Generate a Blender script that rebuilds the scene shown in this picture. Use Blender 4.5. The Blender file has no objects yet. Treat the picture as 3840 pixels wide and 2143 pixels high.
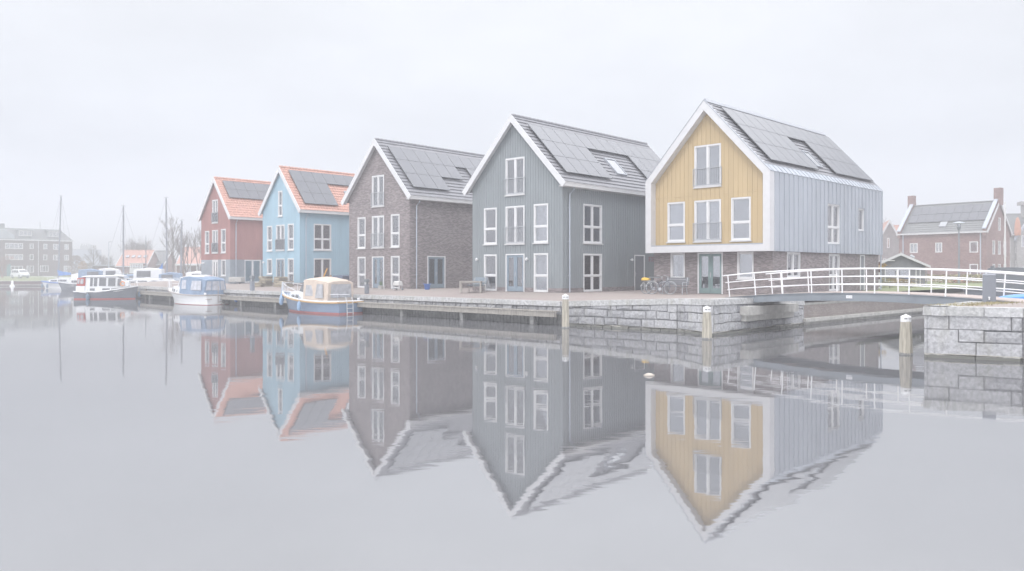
import bpy, bmesh, math, random
from mathutils import Vector, Matrix
random.seed(7)
sc = bpy.context.scene
COL = sc.collection
R = math.radians
CAMZ = 2.25          # eye height in survey units; one unit of the survey is S metres
S = 1.2667
EYE = CAMZ*S         # eye height above the water in metres (water is z = 0)
ZB = EYE - 1.374     # level of the paving at the houses
F = 2941.0           # focal length of the photograph in its own pixels
def at(px, Y):       # x of a thing seen at photo column px that stands Y metres away
    return (px - 1920.0) / F * Y
def hz(py, Y):       # height of a point seen at photo row py, Y metres away
    return CAMZ - (py - 1011.0) / F * Y

# ------------------------------------------------------------------ mesh helper
class MB:
    def __init__(s, tf=None):
        s.v = []; s.f = []; s.t = []; s.tf = tf; s.tint = 0.5
    def p(s, a):
        if s.tf: a = s.tf(*a)
        s.v.append(tuple(a)); return len(s.v) - 1
    def face(s, pts):
        i = [s.p(a) for a in pts]; s.f.append(i); s.t.append(s.tint)
    def idx(s, i):
        s.f.append(list(i)); s.t.append(s.tint)
    def box(s, x0, x1, y0, y1, z0, z1):
        i = [s.p(a) for a in ((x0,y0,z0),(x1,y0,z0),(x1,y1,z0),(x0,y1,z0),(x0,y0,z1),(x1,y0,z1),(x1,y1,z1),(x0,y1,z1))]
        for q in ((0,3,2,1),(4,5,6,7),(0,1,5,4),(1,2,6,5),(2,3,7,6),(3,0,4,7)): s.idx([i[k] for k in q])
    def hexa(s, lo, hi):      # two matching quads
        i = [s.p(a) for a in lo] + [s.p(a) for a in hi]
        for q in ((0,3,2,1),(4,5,6,7),(0,1,5,4),(1,2,6,5),(2,3,7,6),(3,0,4,7)): s.idx([i[k] for k in q])
    def prism(s, pts, d):
        n = len(pts); d = Vector(d)
        a = [s.p(q) for q in pts]; b = [s.p(Vector(q) + d) for q in pts]
        s.idx(a); s.idx(b[::-1])
        for k in range(n): s.idx((a[k], a[(k+1)%n], b[(k+1)%n], b[k]))
    def tube(s, pts, r, n=6, cap=True):
        pts = [Vector(q) for q in pts]; m = len(pts)
        rr = r if isinstance(r, (list, tuple)) else [r]*m
        rings = []
        for k in range(m):
            d = (pts[min(k+1,m-1)] - pts[max(k-1,0)])
            if d.length < 1e-9: d = Vector((0,0,1))
            d.normalize()
            up = Vector((0,0,1)) if abs(d.z) < .9 else Vector((1,0,0))
            a = d.cross(up).normalized(); b = a.cross(d)
            rings.append([s.p(pts[k] + (a*math.cos(2*math.pi*j/n) + b*math.sin(2*math.pi*j/n))*rr[k]) for j in range(n)])
        for k in range(m-1):
            for j in range(n): s.idx((rings[k][j], rings[k][(j+1)%n], rings[k+1][(j+1)%n], rings[k+1][j]))
        if cap and n > 2: s.idx(rings[0][::-1]); s.idx(rings[-1])
    def lathe(s, prof, c=(0,0,0), n=14):
        rings = []
        for r, z in prof:
            rings.append([s.p((c[0]+r*math.cos(2*math.pi*j/n), c[1]+r*math.sin(2*math.pi*j/n), c[2]+z)) for j in range(n)])
        for k in range(len(rings)-1):
            for j in range(n): s.idx((rings[k][j], rings[k][(j+1)%n], rings[k+1][(j+1)%n], rings[k+1][j]))
        s.idx(rings[0][::-1]); s.idx(rings[-1])
    def loft(s, rings, close=True, caps=True):
        n = len(rings[0]); R_ = [[s.p(q) for q in r] for r in rings]
        for k in range(len(rings)-1):
            for j in range(n if close else n-1): s.idx((R_[k][j], R_[k][(j+1)%n], R_[k+1][(j+1)%n], R_[k+1][j]))
        if caps: s.idx(R_[0][::-1]); s.idx(R_[-1])
    def build(s, name, mat, parent=None, smooth=False, bevel=0, tint=False, loc=None, rz=0, norm=True):
        me = bpy.data.meshes.new(name)
        me.from_pydata(s.v, [], s.f)
        if tint:
            at_ = me.attributes.new('tint', 'FLOAT', 'FACE')
            at_.data.foreach_set('value', s.t)
        if norm or bevel:
            bm = bmesh.new(); bm.from_mesh(me)
            if norm: bmesh.ops.recalc_face_normals(bm, faces=bm.faces)
            if bevel: bmesh.ops.bevel(bm, geom=list(bm.edges), offset=bevel, segments=1, affect='EDGES', clamp_overlap=True)
            bm.to_mesh(me); bm.free()
        if smooth: me.polygons.foreach_set('use_smooth', [True]*len(me.polygons))
        me.materials.append(mat)
        o = bpy.data.objects.new(name, me); COL.objects.link(o)
        if parent: o.parent = parent
        if loc: o.location = loc
        if rz: o.rotation_euler = (0,0,rz)
        return o

def tag(o, label=None, cat=None, group=None, kind=None):
    if label: o['label'] = label
    if cat: o['category'] = cat
    if group: o['group'] = group
    if kind: o['kind'] = kind
    return o
def thing(name, label, cat, loc, rz=0, group=None):
    o = bpy.data.objects.new(name, None); COL.objects.link(o)
    o.empty_display_size = .3
    o.location = loc; o.rotation_euler = (0,0,rz)
    return tag(o, label, cat, group)
def copy_tree(o, parent=None, **kw):
    c = o.copy(); COL.objects.link(c)
    if parent: c.parent = parent
    for ch in list(o.children): copy_tree(ch, c)
    for k, v in kw.items():
        if k in ('location',): c.location = v
        elif k == 'rz': c.rotation_euler = (0,0,v)
        else: c[k] = v
    return c

def to_metres(o, first=True):
    """resize a thing laid out in survey units (origin under the eye point, at the water) to metres"""
    if o.type == 'MESH' and not o.data.get('metric'):
        o.data.transform(Matrix.Scale(S, 4)); o.data['metric'] = 1
    o.location = o.location*S
    for c in o.children: to_metres(c, False)
SURVEY = []
def survey_done(mark):
    for o in list(sc.objects):
        if o.parent is None and o.name not in mark: to_metres(o)
# ------------------------------------------------------------------ materials
class NT:
    def __init__(s, name):
        m = bpy.data.materials.new(name); m.use_nodes = True
        s.m = m; s.t = m.node_tree; s.n = s.t.nodes; s.l = s.t.links
        s.b = s.n['Principled BSDF']
    def add(s, typ, **kw):
        n = s.n.new(typ)
        for k, v in kw.items():
            if k.startswith('i_'): n.inputs[k[2:].replace('_', ' ')].default_value = v
            else: setattr(n, k, v)
        return n
    def link(s, a, b): s.l.new(a, b)
def c4(c): return (c[0], c[1], c[2], 1)
def paint(name, col, rough=.6, var=.10, scale=2.0, bump=0, bscale=40, spec=.4, metal=0, stretch=(1,1,1), streak=0):
    """plain coated surface with broad mottling and optional fine relief"""
    k = NT(name); b = k.b
    tc = k.add('ShaderNodeTexCoord'); mp = k.add('ShaderNodeMapping'); mp.inputs['Scale'].default_value = stretch
    k.link(tc.outputs['Object'], mp.inputs['Vector'])
    nz = k.add('ShaderNodeTexNoise'); nz.inputs['Scale'].default_value = scale; nz.inputs['Detail'].default_value = 6
    k.link(mp.outputs['Vector'], nz.inputs['Vector'])
    mr = k.add('ShaderNodeMapRange'); mr.inputs['From Min'].default_value = .3; mr.inputs['From Max'].default_value = .7
    mr.inputs['To Min'].default_value = 1-var; mr.inputs['To Max'].default_value = 1+var
    k.link(nz.outputs['Fac'], mr.inputs['Value'])
    mx = k.add('ShaderNodeVectorMath', operation='SCALE'); mx.inputs[0].default_value = col
    k.link(mr.outputs['Result'], mx.inputs['Scale'])
    k.link(mx.outputs['Vector'], b.inputs['Base Color'])
    b.inputs['Roughness'].default_value = rough; b.inputs['Specular IOR Level'].default_value = spec
    b.inputs['Metallic'].default_value = metal
    if bump:
        n2 = k.add('ShaderNodeTexNoise'); n2.inputs['Scale'].default_value = bscale; n2.inputs['Detail'].default_value = 4
        k.link(mp.outputs['Vector'], n2.inputs['Vector'])
        bp = k.add('ShaderNodeBump'); bp.inputs['Strength'].default_value = bump; bp.inputs['Distance'].default_value = .02
        k.link(n2.outputs['Fac'], bp.inputs['Height']); k.link(bp.outputs['Normal'], b.inputs['Normal'])
    return k.m
def brickmat(name, c1, c2, mortar, bw=.22, bh=.06, streak=.3, world=False):
    """brick courses laid along the wall (x+y runs along any wall of the thing)"""
    k = NT(name); b = k.b
    tc = k.add('ShaderNodeTexCoord'); sp = k.add('ShaderNodeSeparateXYZ'); k.link(tc.outputs['Object'], sp.inputs[0])
    ad = k.add('ShaderNodeMath', operation='ADD'); k.link(sp.outputs['X'], ad.inputs[0]); k.link(sp.outputs['Y'], ad.inputs[1])
    cb = k.add('ShaderNodeCombineXYZ'); k.link(ad.outputs[0], cb.inputs['X']); k.link(sp.outputs['Z'], cb.inputs['Y'])
    br = k.add('ShaderNodeTexBrick'); br.inputs['Scale'].default_value = 1; br.inputs['Brick Width'].default_value = bw
    br.inputs['Row Height'].default_value = bh; br.inputs['Mortar Size'].default_value = .007; br.inputs['Bias'].default_value = -.25
    br.inputs['Color1'].default_value = c4(c1); br.inputs['Color2'].default_value = c4(c2); br.inputs['Mortar'].default_value = c4(mortar)
    k.link(cb.outputs[0], br.inputs['Vector'])
    mp = k.add('ShaderNodeMapping'); mp.inputs['Scale'].default_value = (1.6, 9, 1); k.link(cb.outputs[0], mp.inputs['Vector'])
    nz = k.add('ShaderNodeTexNoise'); nz.inputs['Scale'].default_value = 1.3; nz.inputs['Detail'].default_value = 5
    k.link(mp.outputs[0], nz.inputs['Vector'])
    cr = k.add('ShaderNodeValToRGB'); cr.color_ramp.elements[0].position = .56; cr.color_ramp.elements[1].position = .70
    cr.color_ramp.elements[0].color = (0,0,0,1); cr.color_ramp.elements[1].color = (1,1,1,1)
    k.link(nz.outputs['Fac'], cr.inputs['Fac'])
    ml = k.add('ShaderNodeMath', operation='MULTIPLY'); ml.inputs[1].default_value = streak; k.link(cr.outputs['Color'], ml.inputs[0])
    mx = k.add('ShaderNodeMix', data_type='RGBA'); mx.inputs['B'].default_value = (.56,.53,.52,1)
    k.link(ml.outputs[0], mx.inputs['Factor']); k.link(br.outputs['Color'], mx.inputs['A'])
    n3 = k.add('ShaderNodeTexNoise'); n3.inputs['Scale'].default_value = .5; n3.inputs['Detail'].default_value = 4; k.link(cb.outputs[0], n3.inputs['Vector'])
    mr = k.add('ShaderNodeMapRange'); mr.inputs['To Min'].default_value = .8; mr.inputs['To Max'].default_value = 1.2; k.link(n3.outputs['Fac'], mr.inputs['Value'])
    vs = k.add('ShaderNodeVectorMath', operation='SCALE'); k.link(mx.outputs['Result'], vs.inputs[0]); k.link(mr.outputs[0], vs.inputs['Scale'])
    k.link(vs.outputs[0], b.inputs['Base Color'])
    bp = k.add('ShaderNodeBump'); bp.inputs['Strength'].default_value = .5; bp.inputs['Distance'].default_value = .01
    k.link(br.outputs['Fac'], bp.inputs['Height']); bp.invert = True; k.link(bp.outputs[0], b.inputs['Normal'])
    b.inputs['Roughness'].default_value = .85; b.inputs['Specular IOR Level'].default_value = .2
    return k.m
def stonemat(name, dark, light, moss=.35):
    """granite: every block takes its own tone from the face attribute 'tint'"""
    k = NT(name); b = k.b
    tc = k.add('ShaderNodeTexCoord'); a = k.add('ShaderNodeAttribute'); a.attribute_name = 'tint'
    mx = k.add('ShaderNodeMix', data_type='RGBA'); mx.inputs['A'].default_value = c4(dark); mx.inputs['B'].default_value = c4(light)
    k.link(a.outputs['Fac'], mx.inputs['Factor'])
    nz = k.add('ShaderNodeTexNoise'); nz.inputs['Scale'].default_value = 9; nz.inputs['Detail'].default_value = 9; nz.inputs['Roughness'].default_value = .7
    k.link(tc.outputs['Object'], nz.inputs['Vector'])
    mr = k.add('ShaderNodeMapRange'); mr.inputs['From Min'].default_value = .25; mr.inputs['From Max'].default_value = .75
    mr.inputs['To Min'].default_value = .5; mr.inputs['To Max'].default_value = 1.5; k.link(nz.outputs['Fac'], mr.inputs['Value'])
    vs = k.add('ShaderNodeVectorMath', operation='SCALE'); k.link(mx.outputs['Result'], vs.inputs[0]); k.link(mr.outputs[0], vs.inputs['Scale'])
    # lichen and runs of green-brown
    mp = k.add('ShaderNodeMapping'); mp.inputs['Scale'].default_value = (2.2,2.2,.5); k.link(tc.outputs['Object'], mp.inputs['Vector'])
    n2 = k.add('ShaderNodeTexNoise'); n2.inputs['Scale'].default_value = 1.4; n2.inputs['Detail'].default_value = 5; k.link(mp.outputs[0], n2.inputs['Vector'])
    cr = k.add('ShaderNodeMapRange'); cr.inputs['From Min'].default_value = .52; cr.inputs['From Max'].default_value = .75; cr.inputs['To Max'].default_value = moss
    k.link(n2.outputs['Fac'], cr.inputs['Value'])
    m2 = k.add('ShaderNodeMix', data_type='RGBA'); m2.inputs['B'].default_value = (.27,.26,.20,1)
    k.link(cr.outputs[0], m2.inputs['Factor']); k.link(vs.outputs[0], m2.inputs['A'])
    # wet, algae-dark foot of the wall (a real stain line just above the water)
    ge = k.add('ShaderNodeNewGeometry'); sp = k.add('ShaderNodeSeparateXYZ'); k.link(ge.outputs['Position'], sp.inputs[0])
    n4 = k.add('ShaderNodeTexNoise'); n4.inputs['Scale'].default_value = 5; k.link(ge.outputs['Position'], n4.inputs['Vector'])
    ad = k.add('ShaderNodeMath', operation='MULTIPLY_ADD'); ad.inputs[1].default_value = -.1; k.link(n4.outputs['Fac'], ad.inputs[0]); k.link(sp.outputs['Z'], ad.inputs[2])
    w = k.add('ShaderNodeMapRange'); w.inputs['From Min'].default_value = .04; w.inputs['From Max'].default_value = .07; w.inputs['To Min'].default_value = 1; w.inputs['To Max'].default_value = 0
    k.link(ad.outputs[0], w.inputs['Value'])
    m3 = k.add('ShaderNodeMix', data_type='RGBA'); m3.inputs['B'].default_value = (.16,.16,.145,1)
    k.link(w.outputs[0], m3.inputs['Factor']); k.link(m2.outputs['Result'], m3.inputs['A'])
    w2 = k.add('ShaderNodeMapRange'); w2.inputs['From Min'].default_value = .07; w2.inputs['From Max'].default_value = .11; w2.inputs['To Min'].default_value = .55; w2.inputs['To Max'].default_value = 0
    k.link(ad.outputs[0], w2.inputs['Value'])
    lt = k.add('ShaderNodeMath', operation='GREATER_THAN'); lt.inputs[1].default_value = .06; k.link(ad.outputs[0], lt.inputs[0])
    mm = k.add('ShaderNodeMath', operation='MULTIPLY'); k.link(w2.outputs[0], mm.inputs[0]); k.link(lt.outputs[0], mm.inputs[1])
    m4 = k.add('ShaderNodeMix', data_type='RGBA'); m4.inputs['B'].default_value = (.5,.46,.36,1)
    k.link(mm.outputs[0], m4.inputs['Factor']); k.link(m3.outputs['Result'], m4.inputs['A'])
    k.link(m4.outputs['Result'], b.inputs['Base Color'])
    bp = k.add('ShaderNodeBump'); bp.inputs['Strength'].default_value = .7; bp.inputs['Distance'].default_value = .03
    k.link(nz.outputs['Fac'], bp.inputs['Height']); k.link(bp.outputs[0], b.inputs['Normal'])
    b.inputs['Roughness'].default_value = .9; b.inputs['Specular IOR Level'].default_value = .2
    return k.m
def tintmat(name, c1, c2, rough=.8, var=.15):
    k = NT(name); b = k.b
    a = k.add('ShaderNodeAttribute'); a.attribute_name = 'tint'
    mx = k.add('ShaderNodeMix', data_type='RGBA'); mx.inputs['A'].default_value = c4(c1); mx.inputs['B'].default_value = c4(c2)
    k.link(a.outputs['Fac'], mx.inputs['Factor'])
    tc = k.add('ShaderNodeTexCoord'); nz = k.add('ShaderNodeTexNoise'); nz.inputs['Scale'].default_value = 6; nz.inputs['Detail'].default_value = 6
    k.link(tc.outputs['Object'], nz.inputs['Vector'])
    mr = k.add('ShaderNodeMapRange'); mr.inputs['To Min'].default_value = 1-var; mr.inputs['To Max'].default_value = 1+var; k.link(nz.outputs['Fac'], mr.inputs['Value'])
    vs = k.add('ShaderNodeVectorMath', operation='SCALE'); k.link(mx.outputs['Result'], vs.inputs[0]); k.link(mr.outputs[0], vs.inputs['Scale'])
    k.link(vs.outputs[0], b.inputs['Base Color'])
    b.inputs['Roughness'].default_value = rough; b.inputs['Specular IOR Level'].default_value = .25
    return k.m
def glassmat(name, tint=(.9,.93,.95), refl=.16):
    k = NT(name); k.n.remove(k.b); out = k.n['Material Output']
    tr = k.add('ShaderNodeBsdfTransparent'); tr.inputs[0].default_value = c4(tint)
    gl = k.add('ShaderNodeBsdfGlossy'); gl.inputs['Roughness'].default_value = .015; gl.inputs['Color'].default_value = (.95,.95,.97,1)
    tc = k.add('ShaderNodeTexCoord'); nz = k.add('ShaderNodeTexNoise'); nz.inputs['Scale'].default_value = 1.1; k.link(tc.outputs['Object'], nz.inputs['Vector'])
    bp = k.add('ShaderNodeBump'); bp.inputs['Strength'].default_value = .03; bp.inputs['Distance'].default_value = .1
    k.link(nz.outputs['Fac'], bp.inputs['Height']); k.link(bp.outputs[0], gl.inputs['Normal'])
    lw = k.add('ShaderNodeFresnel'); lw.inputs['IOR'].default_value = 1.52
    mr = k.add('ShaderNodeMapRange'); mr.inputs['To Min'].default_value = refl; mr.inputs['To Max'].default_value = 1; k.link(lw.outputs[0], mr.inputs['Value'])
    mx = k.add('ShaderNodeMixShader'); k.link(mr.outputs[0], mx.inputs[0]); k.link(tr.outputs[0], mx.inputs[1]); k.link(gl.outputs[0], mx.inputs[2])
    k.link(mx.outputs[0], out.inputs['Surface'])
    return k.m

WHITE = paint('white_paint', (.635,.635,.65), .45, .04, 3)
FRAMEW = paint('white_window_paint', (.72,.72,.73), .4, .03, 3)
OFFW = paint('offwhite_board', (.60,.595,.60), .5, .05, 2)
GREYT = paint('grey_zinc_trim', (.36,.38,.42), .4, .06, 3, spec=.5)
CLAD_DARK = paint('dark_grey_boards', (.25,.275,.29), .65, .06, .8, .2, 30, stretch=(1,1,.5))
CLAD_BLUE = paint('light_blue_boards', (.36,.51,.60), .65, .08, 1.2, .2, 30, stretch=(1,1,.25))
CLAD_RED = paint('barn_red_boards', (.39,.205,.19), .65, .12, 1.2, .2, 30, stretch=(1,1,.25))
CLAD_SLATE = paint('slate_blue_boards', (.31,.345,.385), .7, .12, 1.5, .2, 30)
CLAD_YEL = paint('ochre_boards', (.52,.395,.225), .55, .07, 1.0, .15, 30, stretch=(1,1,.2))
ZINC = paint('zinc_sheet', (.42,.45,.50), .42, .09, .9, spec=.6, metal=.15, stretch=(1,1,.3))
BRICK = brickmat('dark_brown_brick', (.17,.145,.148), (.35,.30,.30), (.33,.305,.305))
BRICK_RED = brickmat('red_brick', (.21,.115,.105), (.38,.235,.22), (.32,.26,.25), streak=.12)
BRICK_BR = brickmat('brown_brick', (.15,.105,.105), (.19,.135,.13), (.19,.16,.16), streak=.08)
BRICK_OLD = brickmat('old_canal_brick', (.27,.23,.22), (.36,.31,.29), (.36,.34,.32), streak=.3)
ROOF_DARK = paint('dark_roof_tiles', (.21,.21,.23), .5, .12, 2.5, .2, 12, spec=.5)
ROOF_GREY = paint('grey_roof_tiles', (.19,.195,.20), .6, .16, 5, .2, 12)
ROOF_OR = paint('orange_pantiles', (.53,.30,.24), .6, .16, 4, .2, 14)
ROOF_LIGHT = paint('pale_grey_felt', (.25,.265,.27), .7, .08, 3)
SOLAR = paint('solar_glass', (.09,.095,.115), .16, .05, 3, spec=.8)
SOLARF = paint('solar_frame', (.12,.125,.14), .35, .05, 3)
GLASS = glassmat('window_glass', (.86,.88,.9), .34)
GLASSB = glassmat('boat_screen', (.8,.83,.86), .22)
CURT = paint('pale_curtain', (.52,.53,.53), .9, .10, 6, stretch=(8,8,.4))
BLIND = paint('white_blind', (.66,.68,.70), .8, .05, 2)
ROOMD = paint('dim_interior', (.46,.45,.44), .9, .35, 1.6)
METAL = paint('galvanised_rail', (.42,.44,.47), .35, .05, 5, spec=.6)
DARKM = paint('dark_metal', (.19,.205,.22), .5, .08, 5)
PIPE = paint('zinc_drainpipe', (.46,.50,.57), .45, .05, 4)
TEAL = paint('blue_grey_door', (.24,.30,.36), .45, .06, 3)
TEALG = paint('dark_green_door', (.20,.28,.28), .45, .06, 3)
NAVYDOOR = paint('dark_navy_door', (.21,.22,.24), .45, .05, 3)
STONE = stonemat('granite_blocks', (.28,.28,.295), (.43,.43,.445))
COPING = stonemat('granite_coping', (.38,.38,.375), (.48,.48,.49), .5)
CONC = paint('weathered_concrete', (.42,.41,.39), .85, .2, 3, .3, 25)
TIMBER = paint('weathered_timber', (.30,.28,.255), .85, .28, 5, .5, 30, stretch=(3,3,.4))
DTIMBER = paint('wet_dark_timber', (.22,.22,.215), .7, .25, 5)
SIGNBLK = paint('black_lettering', (.08,.08,.085), .6, .05)
SKYK = 52; HAZE = .0036; EXPO = .06; HAZEC = (.62,.625,.65,1)
# ------------------------------------------------------------------ house kit
def TF(plane, off):
    if plane == 'front': return lambda u, z, d: (u, off - d, z)
    if plane == 'back':  return lambda u, z, d: (-u, off + d, z)
    if plane == 'right': return lambda u, z, d: (off + d, u, z)
    if plane == 'left':  return lambda u, z, d: (off - d, -u, z)
def strips(u0, u1, zb, top, wins, breaks=()):
    bs = sorted(set([u0, u1] + [q for w in wins for q in w[:2] if u0 < q < u1] + [q for q in breaks if u0 < q < u1]))
    for a, b in zip(bs[:-1], bs[1:]):
        m = (a+b)/2; z = zb
        for w in sorted([w for w in wins if w[0] < m < w[1]], key=lambda w: w[2]):
            if w[3] <= zb: continue
            zt = min(w[2], top(a), top(b))
            if zt > z + .002: yield a, b, z, zt, zt
            z = w[3]
        if min(top(a), top(b)) > z - .2 and max(top(a), top(b)) > z: yield a, b, z, max(top(a), z), max(top(b), z)
def wall(mb, u0, u1, zb, top, wins, d=0, rev=.16, breaks=()):
    for a, b, z, ta, tb in strips(u0, u1, zb, top, wins, breaks):
        mb.face([(a,z,d),(b,z,d),(b,tb,d),(a,ta,d)])
    for w in wins:
        a, b, z0, z1 = w[:4]; z0 = max(z0, zb)
        for q in (((a,z0),(a,z1)),((b,z0),(b,z1)),((a,z0),(b,z0)),((a,z1),(b,z1))):
            (p0, q0), (p1, q1) = q
            mb.face([(p0,q0,d),(p1,q1,d),(p1,q1,d-rev),(p0,q0,d-rev)])
def boards(mb, u0, u1, zb, top, wins, pitch, gap, d0, d1, breaks=(), batten=0):
    """vertical boards (or, with batten set, narrow battens) standing proud of the wall"""
    g = .055; ww = [(w[0]-.03, w[1]+.03, w[2]-.05, w[3]+.03) for w in wins]
    n = max(1, round((u1-u0)/pitch)); p = (u1-u0)/n
    for i in range(n + (1 if batten else 0)):
        if batten: a = u0 + i*p - batten/2; b = a + batten
        else: a = u0 + i*p + gap/2; b = u0 + (i+1)*p - gap/2
        a = max(a, u0); b = min(b, u1)
        for x0, x1, z, ta, tb in strips(a, b, zb, top, ww, breaks):
            mb.hexa([(x0,z,d0),(x1,z,d0),(x1,z,d1),(x0,z,d1)], [(x0,ta,d0),(x1,tb,d0),(x1,tb,d1),(x0,ta,d1)])
def bars(mb, u0, u1, z0, z1, w, d0, d1):       # rectangular frame
    mb.box(u0, u0+w, z0, z1, d0, d1); mb.box(u1-w, u1, z0, z1, d0, d1)
    mb.box(u0+w, u1-w, z0, z0+w, d0, d1); mb.box(u0+w, u1-w, z1-w, z1, d0, d1)
def window(parent, tf, w, fw=.085, mat=None, d=0.0, sill=True):
    u0, u1, z0, z1, kind = w[:5]; opt = w[5] if len(w) > 5 else {}
    mat = mat or FRAMEW; f = MB(tf); g = MB(tf); lf = opt.get('leaf'); um = (u0+u1)/2
    bars(f, u0, u1, z0, z1, fw, d-.10, d+.03)
    lights = []
    if kind == 'T':
        zt = z0 + (z1-z0)*opt.get('t', .42); f.box(u0+fw, u1-fw, zt-.05, zt+.05, d-.09, d+.012)
        lights = [(u0+fw, u1-fw, z0+fw, zt-.05), (u0+fw, u1-fw, zt+.05, z1-fw)]
    elif kind == 'S': lights = [(u0+fw, u1-fw, z0+fw, z1-fw)]
    elif kind in ('D', 'F'):
        f.box(um-.065, um+.065, z0+fw, z1-fw, d-.09, d+.01)
        lights = [(u0+fw, um-.065, z0+fw, z1-fw), (um+.065, u1-fw, z0+fw, z1-fw)]
    elif kind == 'Q':
        zt = z0 + (z1-z0)*.42
        f.box(um-.06, um+.06, z0+fw, z1-fw, d-.09, d+.012); f.box(u0+fw, um-.06, zt-.045, zt+.045, d-.09, d+.010); f.box(um+.06, u1-fw, zt-.045, zt+.045, d-.09, d+.010)
        for a, b in ((u0+fw, um-.06), (um+.06, u1-fw)):
            lights += [(a, b, z0+fw, zt-.045), (a, b, zt+.045, z1-fw)]
    elif kind == '4':
        n = opt['n']; st = (u1-u0)/n
        for i in range(1, n): f.box(u0+i*st-.05, u0+i*st+.05, z0+fw, z1-fw, d-.09, d+.01)
        lights = [(u0+i*st+.05, u0+(i+1)*st-.05, z0+fw, z1-fw) for i in range(n)]
    o = f.build(opt.get('name', 'window'), mat, parent, bevel=opt.get('bev', 0))
    if not opt.get('flat'):
        sash = MB(tf)
        for a, b, c, e in lights:                         # sash rebate inside the frame
            bars(sash, a+.002, b-.002, c+.002, e-.002, .035, d-.085, d-.03)
        sash.build('sash', opt.get('sash', mat), o)
    for a, b, c, e in lights: g.box(a+.001, b-.001, c+.001, e-.001, d-.066, d-.058)
    g.build('pane', GLASS, o)
    cu = opt.get('cur')
    if cu:
        c = MB(tf)
        for a, b, z_, e in lights:
            if cu == 'blind': c.face([(a,z_+.0,d-.2),(b,z_+.0,d-.2),(b,e,d-.2),(a,e,d-.2)])
            else:
                lo, hi = (a, b)
                if cu == 'half': z_ = z_ + (e-z_)*.0; e = e
                n = max(6, int((hi-lo)/.045)); last = None
                for i in range(n+1):
                    x = lo + (hi-lo)*i/n; dd = d - .22 + .035*math.sin(i*2.1) + .012*math.sin(i*5.3)
                    if last and not (cu == 'side' and .3 < (i-.5)/n < .7): c.face([(last[0],z_,last[1]),(x,z_,dd),(x,e,dd),(last[0],e,last[1])])
                    last = (x, dd)
        c.build('curtain', BLIND if cu == 'blind' else CURT, o)
    elif not opt.get('flat'):
        bk = MB(tf); bk.face([(u0-.3,z0-.2,d-.75),(u1+.3,z0-.2,d-.75),(u1+.3,z1+.2,d-.75),(u0-.3,z1+.2,d-.75)])
        bk.build('room_partition', ROOMD, o)
    if sill and z0 > .5:
        s = MB(tf); s.box(u0-.06, u1+.06, z0-.07, z0-.004, d-.1, d+.09); s.build('sill', opt.get('sillmat', OFFW), o)
    if kind == 'F': railing(parent, tf, u0-.05, u1+.05, z0+.05, z0+(z1-z0)*.44, d+.05, opt.get('rail', 'bars'))
    return o
def railing(parent, tf, u0, u1, z0, z1, d, style):
    r = MB(tf)
    r.tube([(u0,z1,d+.02),(u1,z1,d+.02)], .022, 6); r.tube([(u0,z0+.04,d+.02),(u1,z0+.04,d+.02)], .018, 6)
    for u in (u0, u1): r.box(u-.015, u+.015, z0, z1, d, d+.035)
    if style == 'bars':
        n = int((u1-u0)/.105)
        for i in range(1, n): r.tube([(u0+(u1-u0)*i/n, z0+.04, d+.02), (u0+(u1-u0)*i/n, z1, d+.02)], .010, 4, False)
    o = r.build('balcony_railing', METAL, parent)
    if style == 'glass':
        g = MB(tf); g.box(u0+.02, u1-.02, z0+.06, z1-.03, d+.012, d+.024); g.build('railing_pane', GLASSB, o)
def door(parent, tf, w, leafmat, two=True, glazed=True, d=0.0, label=None):
    u0, u1, z0, z1 = w[:4]; opt = w[5] if len(w) > 5 else {}; fw = .075
    f = MB(tf); f.box(u0, u0+fw, z0, z1, d-.1, d+.03); f.box(u1-fw, u1, z0, z1, d-.1, d+.03); f.box(u0+fw, u1-fw, z1-fw, z1, d-.1, d+.03)
    o = f.build('door', FRAMEW, parent)
    um = (u0+u1)/2
    for a, b in (((u0+fw, um-.006), (um+.006, u1-fw)) if two else ((u0+fw, u1-fw),)):
        m = MB(tf)
        if glazed:
            s = .13; kb = .32
            m.box(a, a+s, z0+.02, z1-fw, d-.09, d-.02); m.box(b-s, b, z0+.02, z1-fw, d-.09, d-.02)
            m.box(a+s, b-s, z0+.02, z0+kb, d-.09, d-.02); m.box(a+s, b-s, z1-fw-.14, z1-fw, d-.09, d-.02)
            g = MB(tf); g.box(a+s, b-s, z0+kb, z1-fw-.14, d-.06, d-.05); g.build('door_pane', GLASS, o)
            if opt.get('cur'):
                c = MB(tf); last = None; n = 16
                for i in range(n+1):
                    x = a+s+(b-a-2*s)*i/n; dd = d-.16+.03*math.sin(i*2.2)
                    if last: c.face([(last[0],z0+kb-.05,last[1]),(x,z0+kb-.05,dd),(x,z1-.18,dd),(last[0],z1-.18,last[1])])
                    last = (x, dd)
                c.build('curtain', CURT, o)
        else:
            m.box(a, b, z0+.02, z1-fw, d-.08, d-.02); m.box((a+b)/2-.18, (a+b)/2+.18, z0+1.0, z0+1.07, d-.02, d-.012)
        m.build('door_leaf', leafmat, o)
    h = MB(tf); hx = um if two else u1-fw-.1 if opt.get('hr') else u0+fw+.1
    h.box(hx-.025, hx+.025, z0+.92, z0+1.2, d-.02, d-.005); h.tube([(hx, z0+1.1, d-.005), (hx, z0+1.1, d+.04), (hx+.12, z0+1.1, d+.04)], .011, 5)
    h.build('handle', METAL, o)
    if glazed and not opt.get('cur'):
        bk = MB(tf); bk.face([(u0-.3,z0-.02,d-.75),(u1+.3,z0-.02,d-.75),(u1+.3,z1+.2,d-.75),(u0-.3,z1+.2,d-.75)]); bk.build('room_partition', ROOMD, o)
    return o
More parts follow.
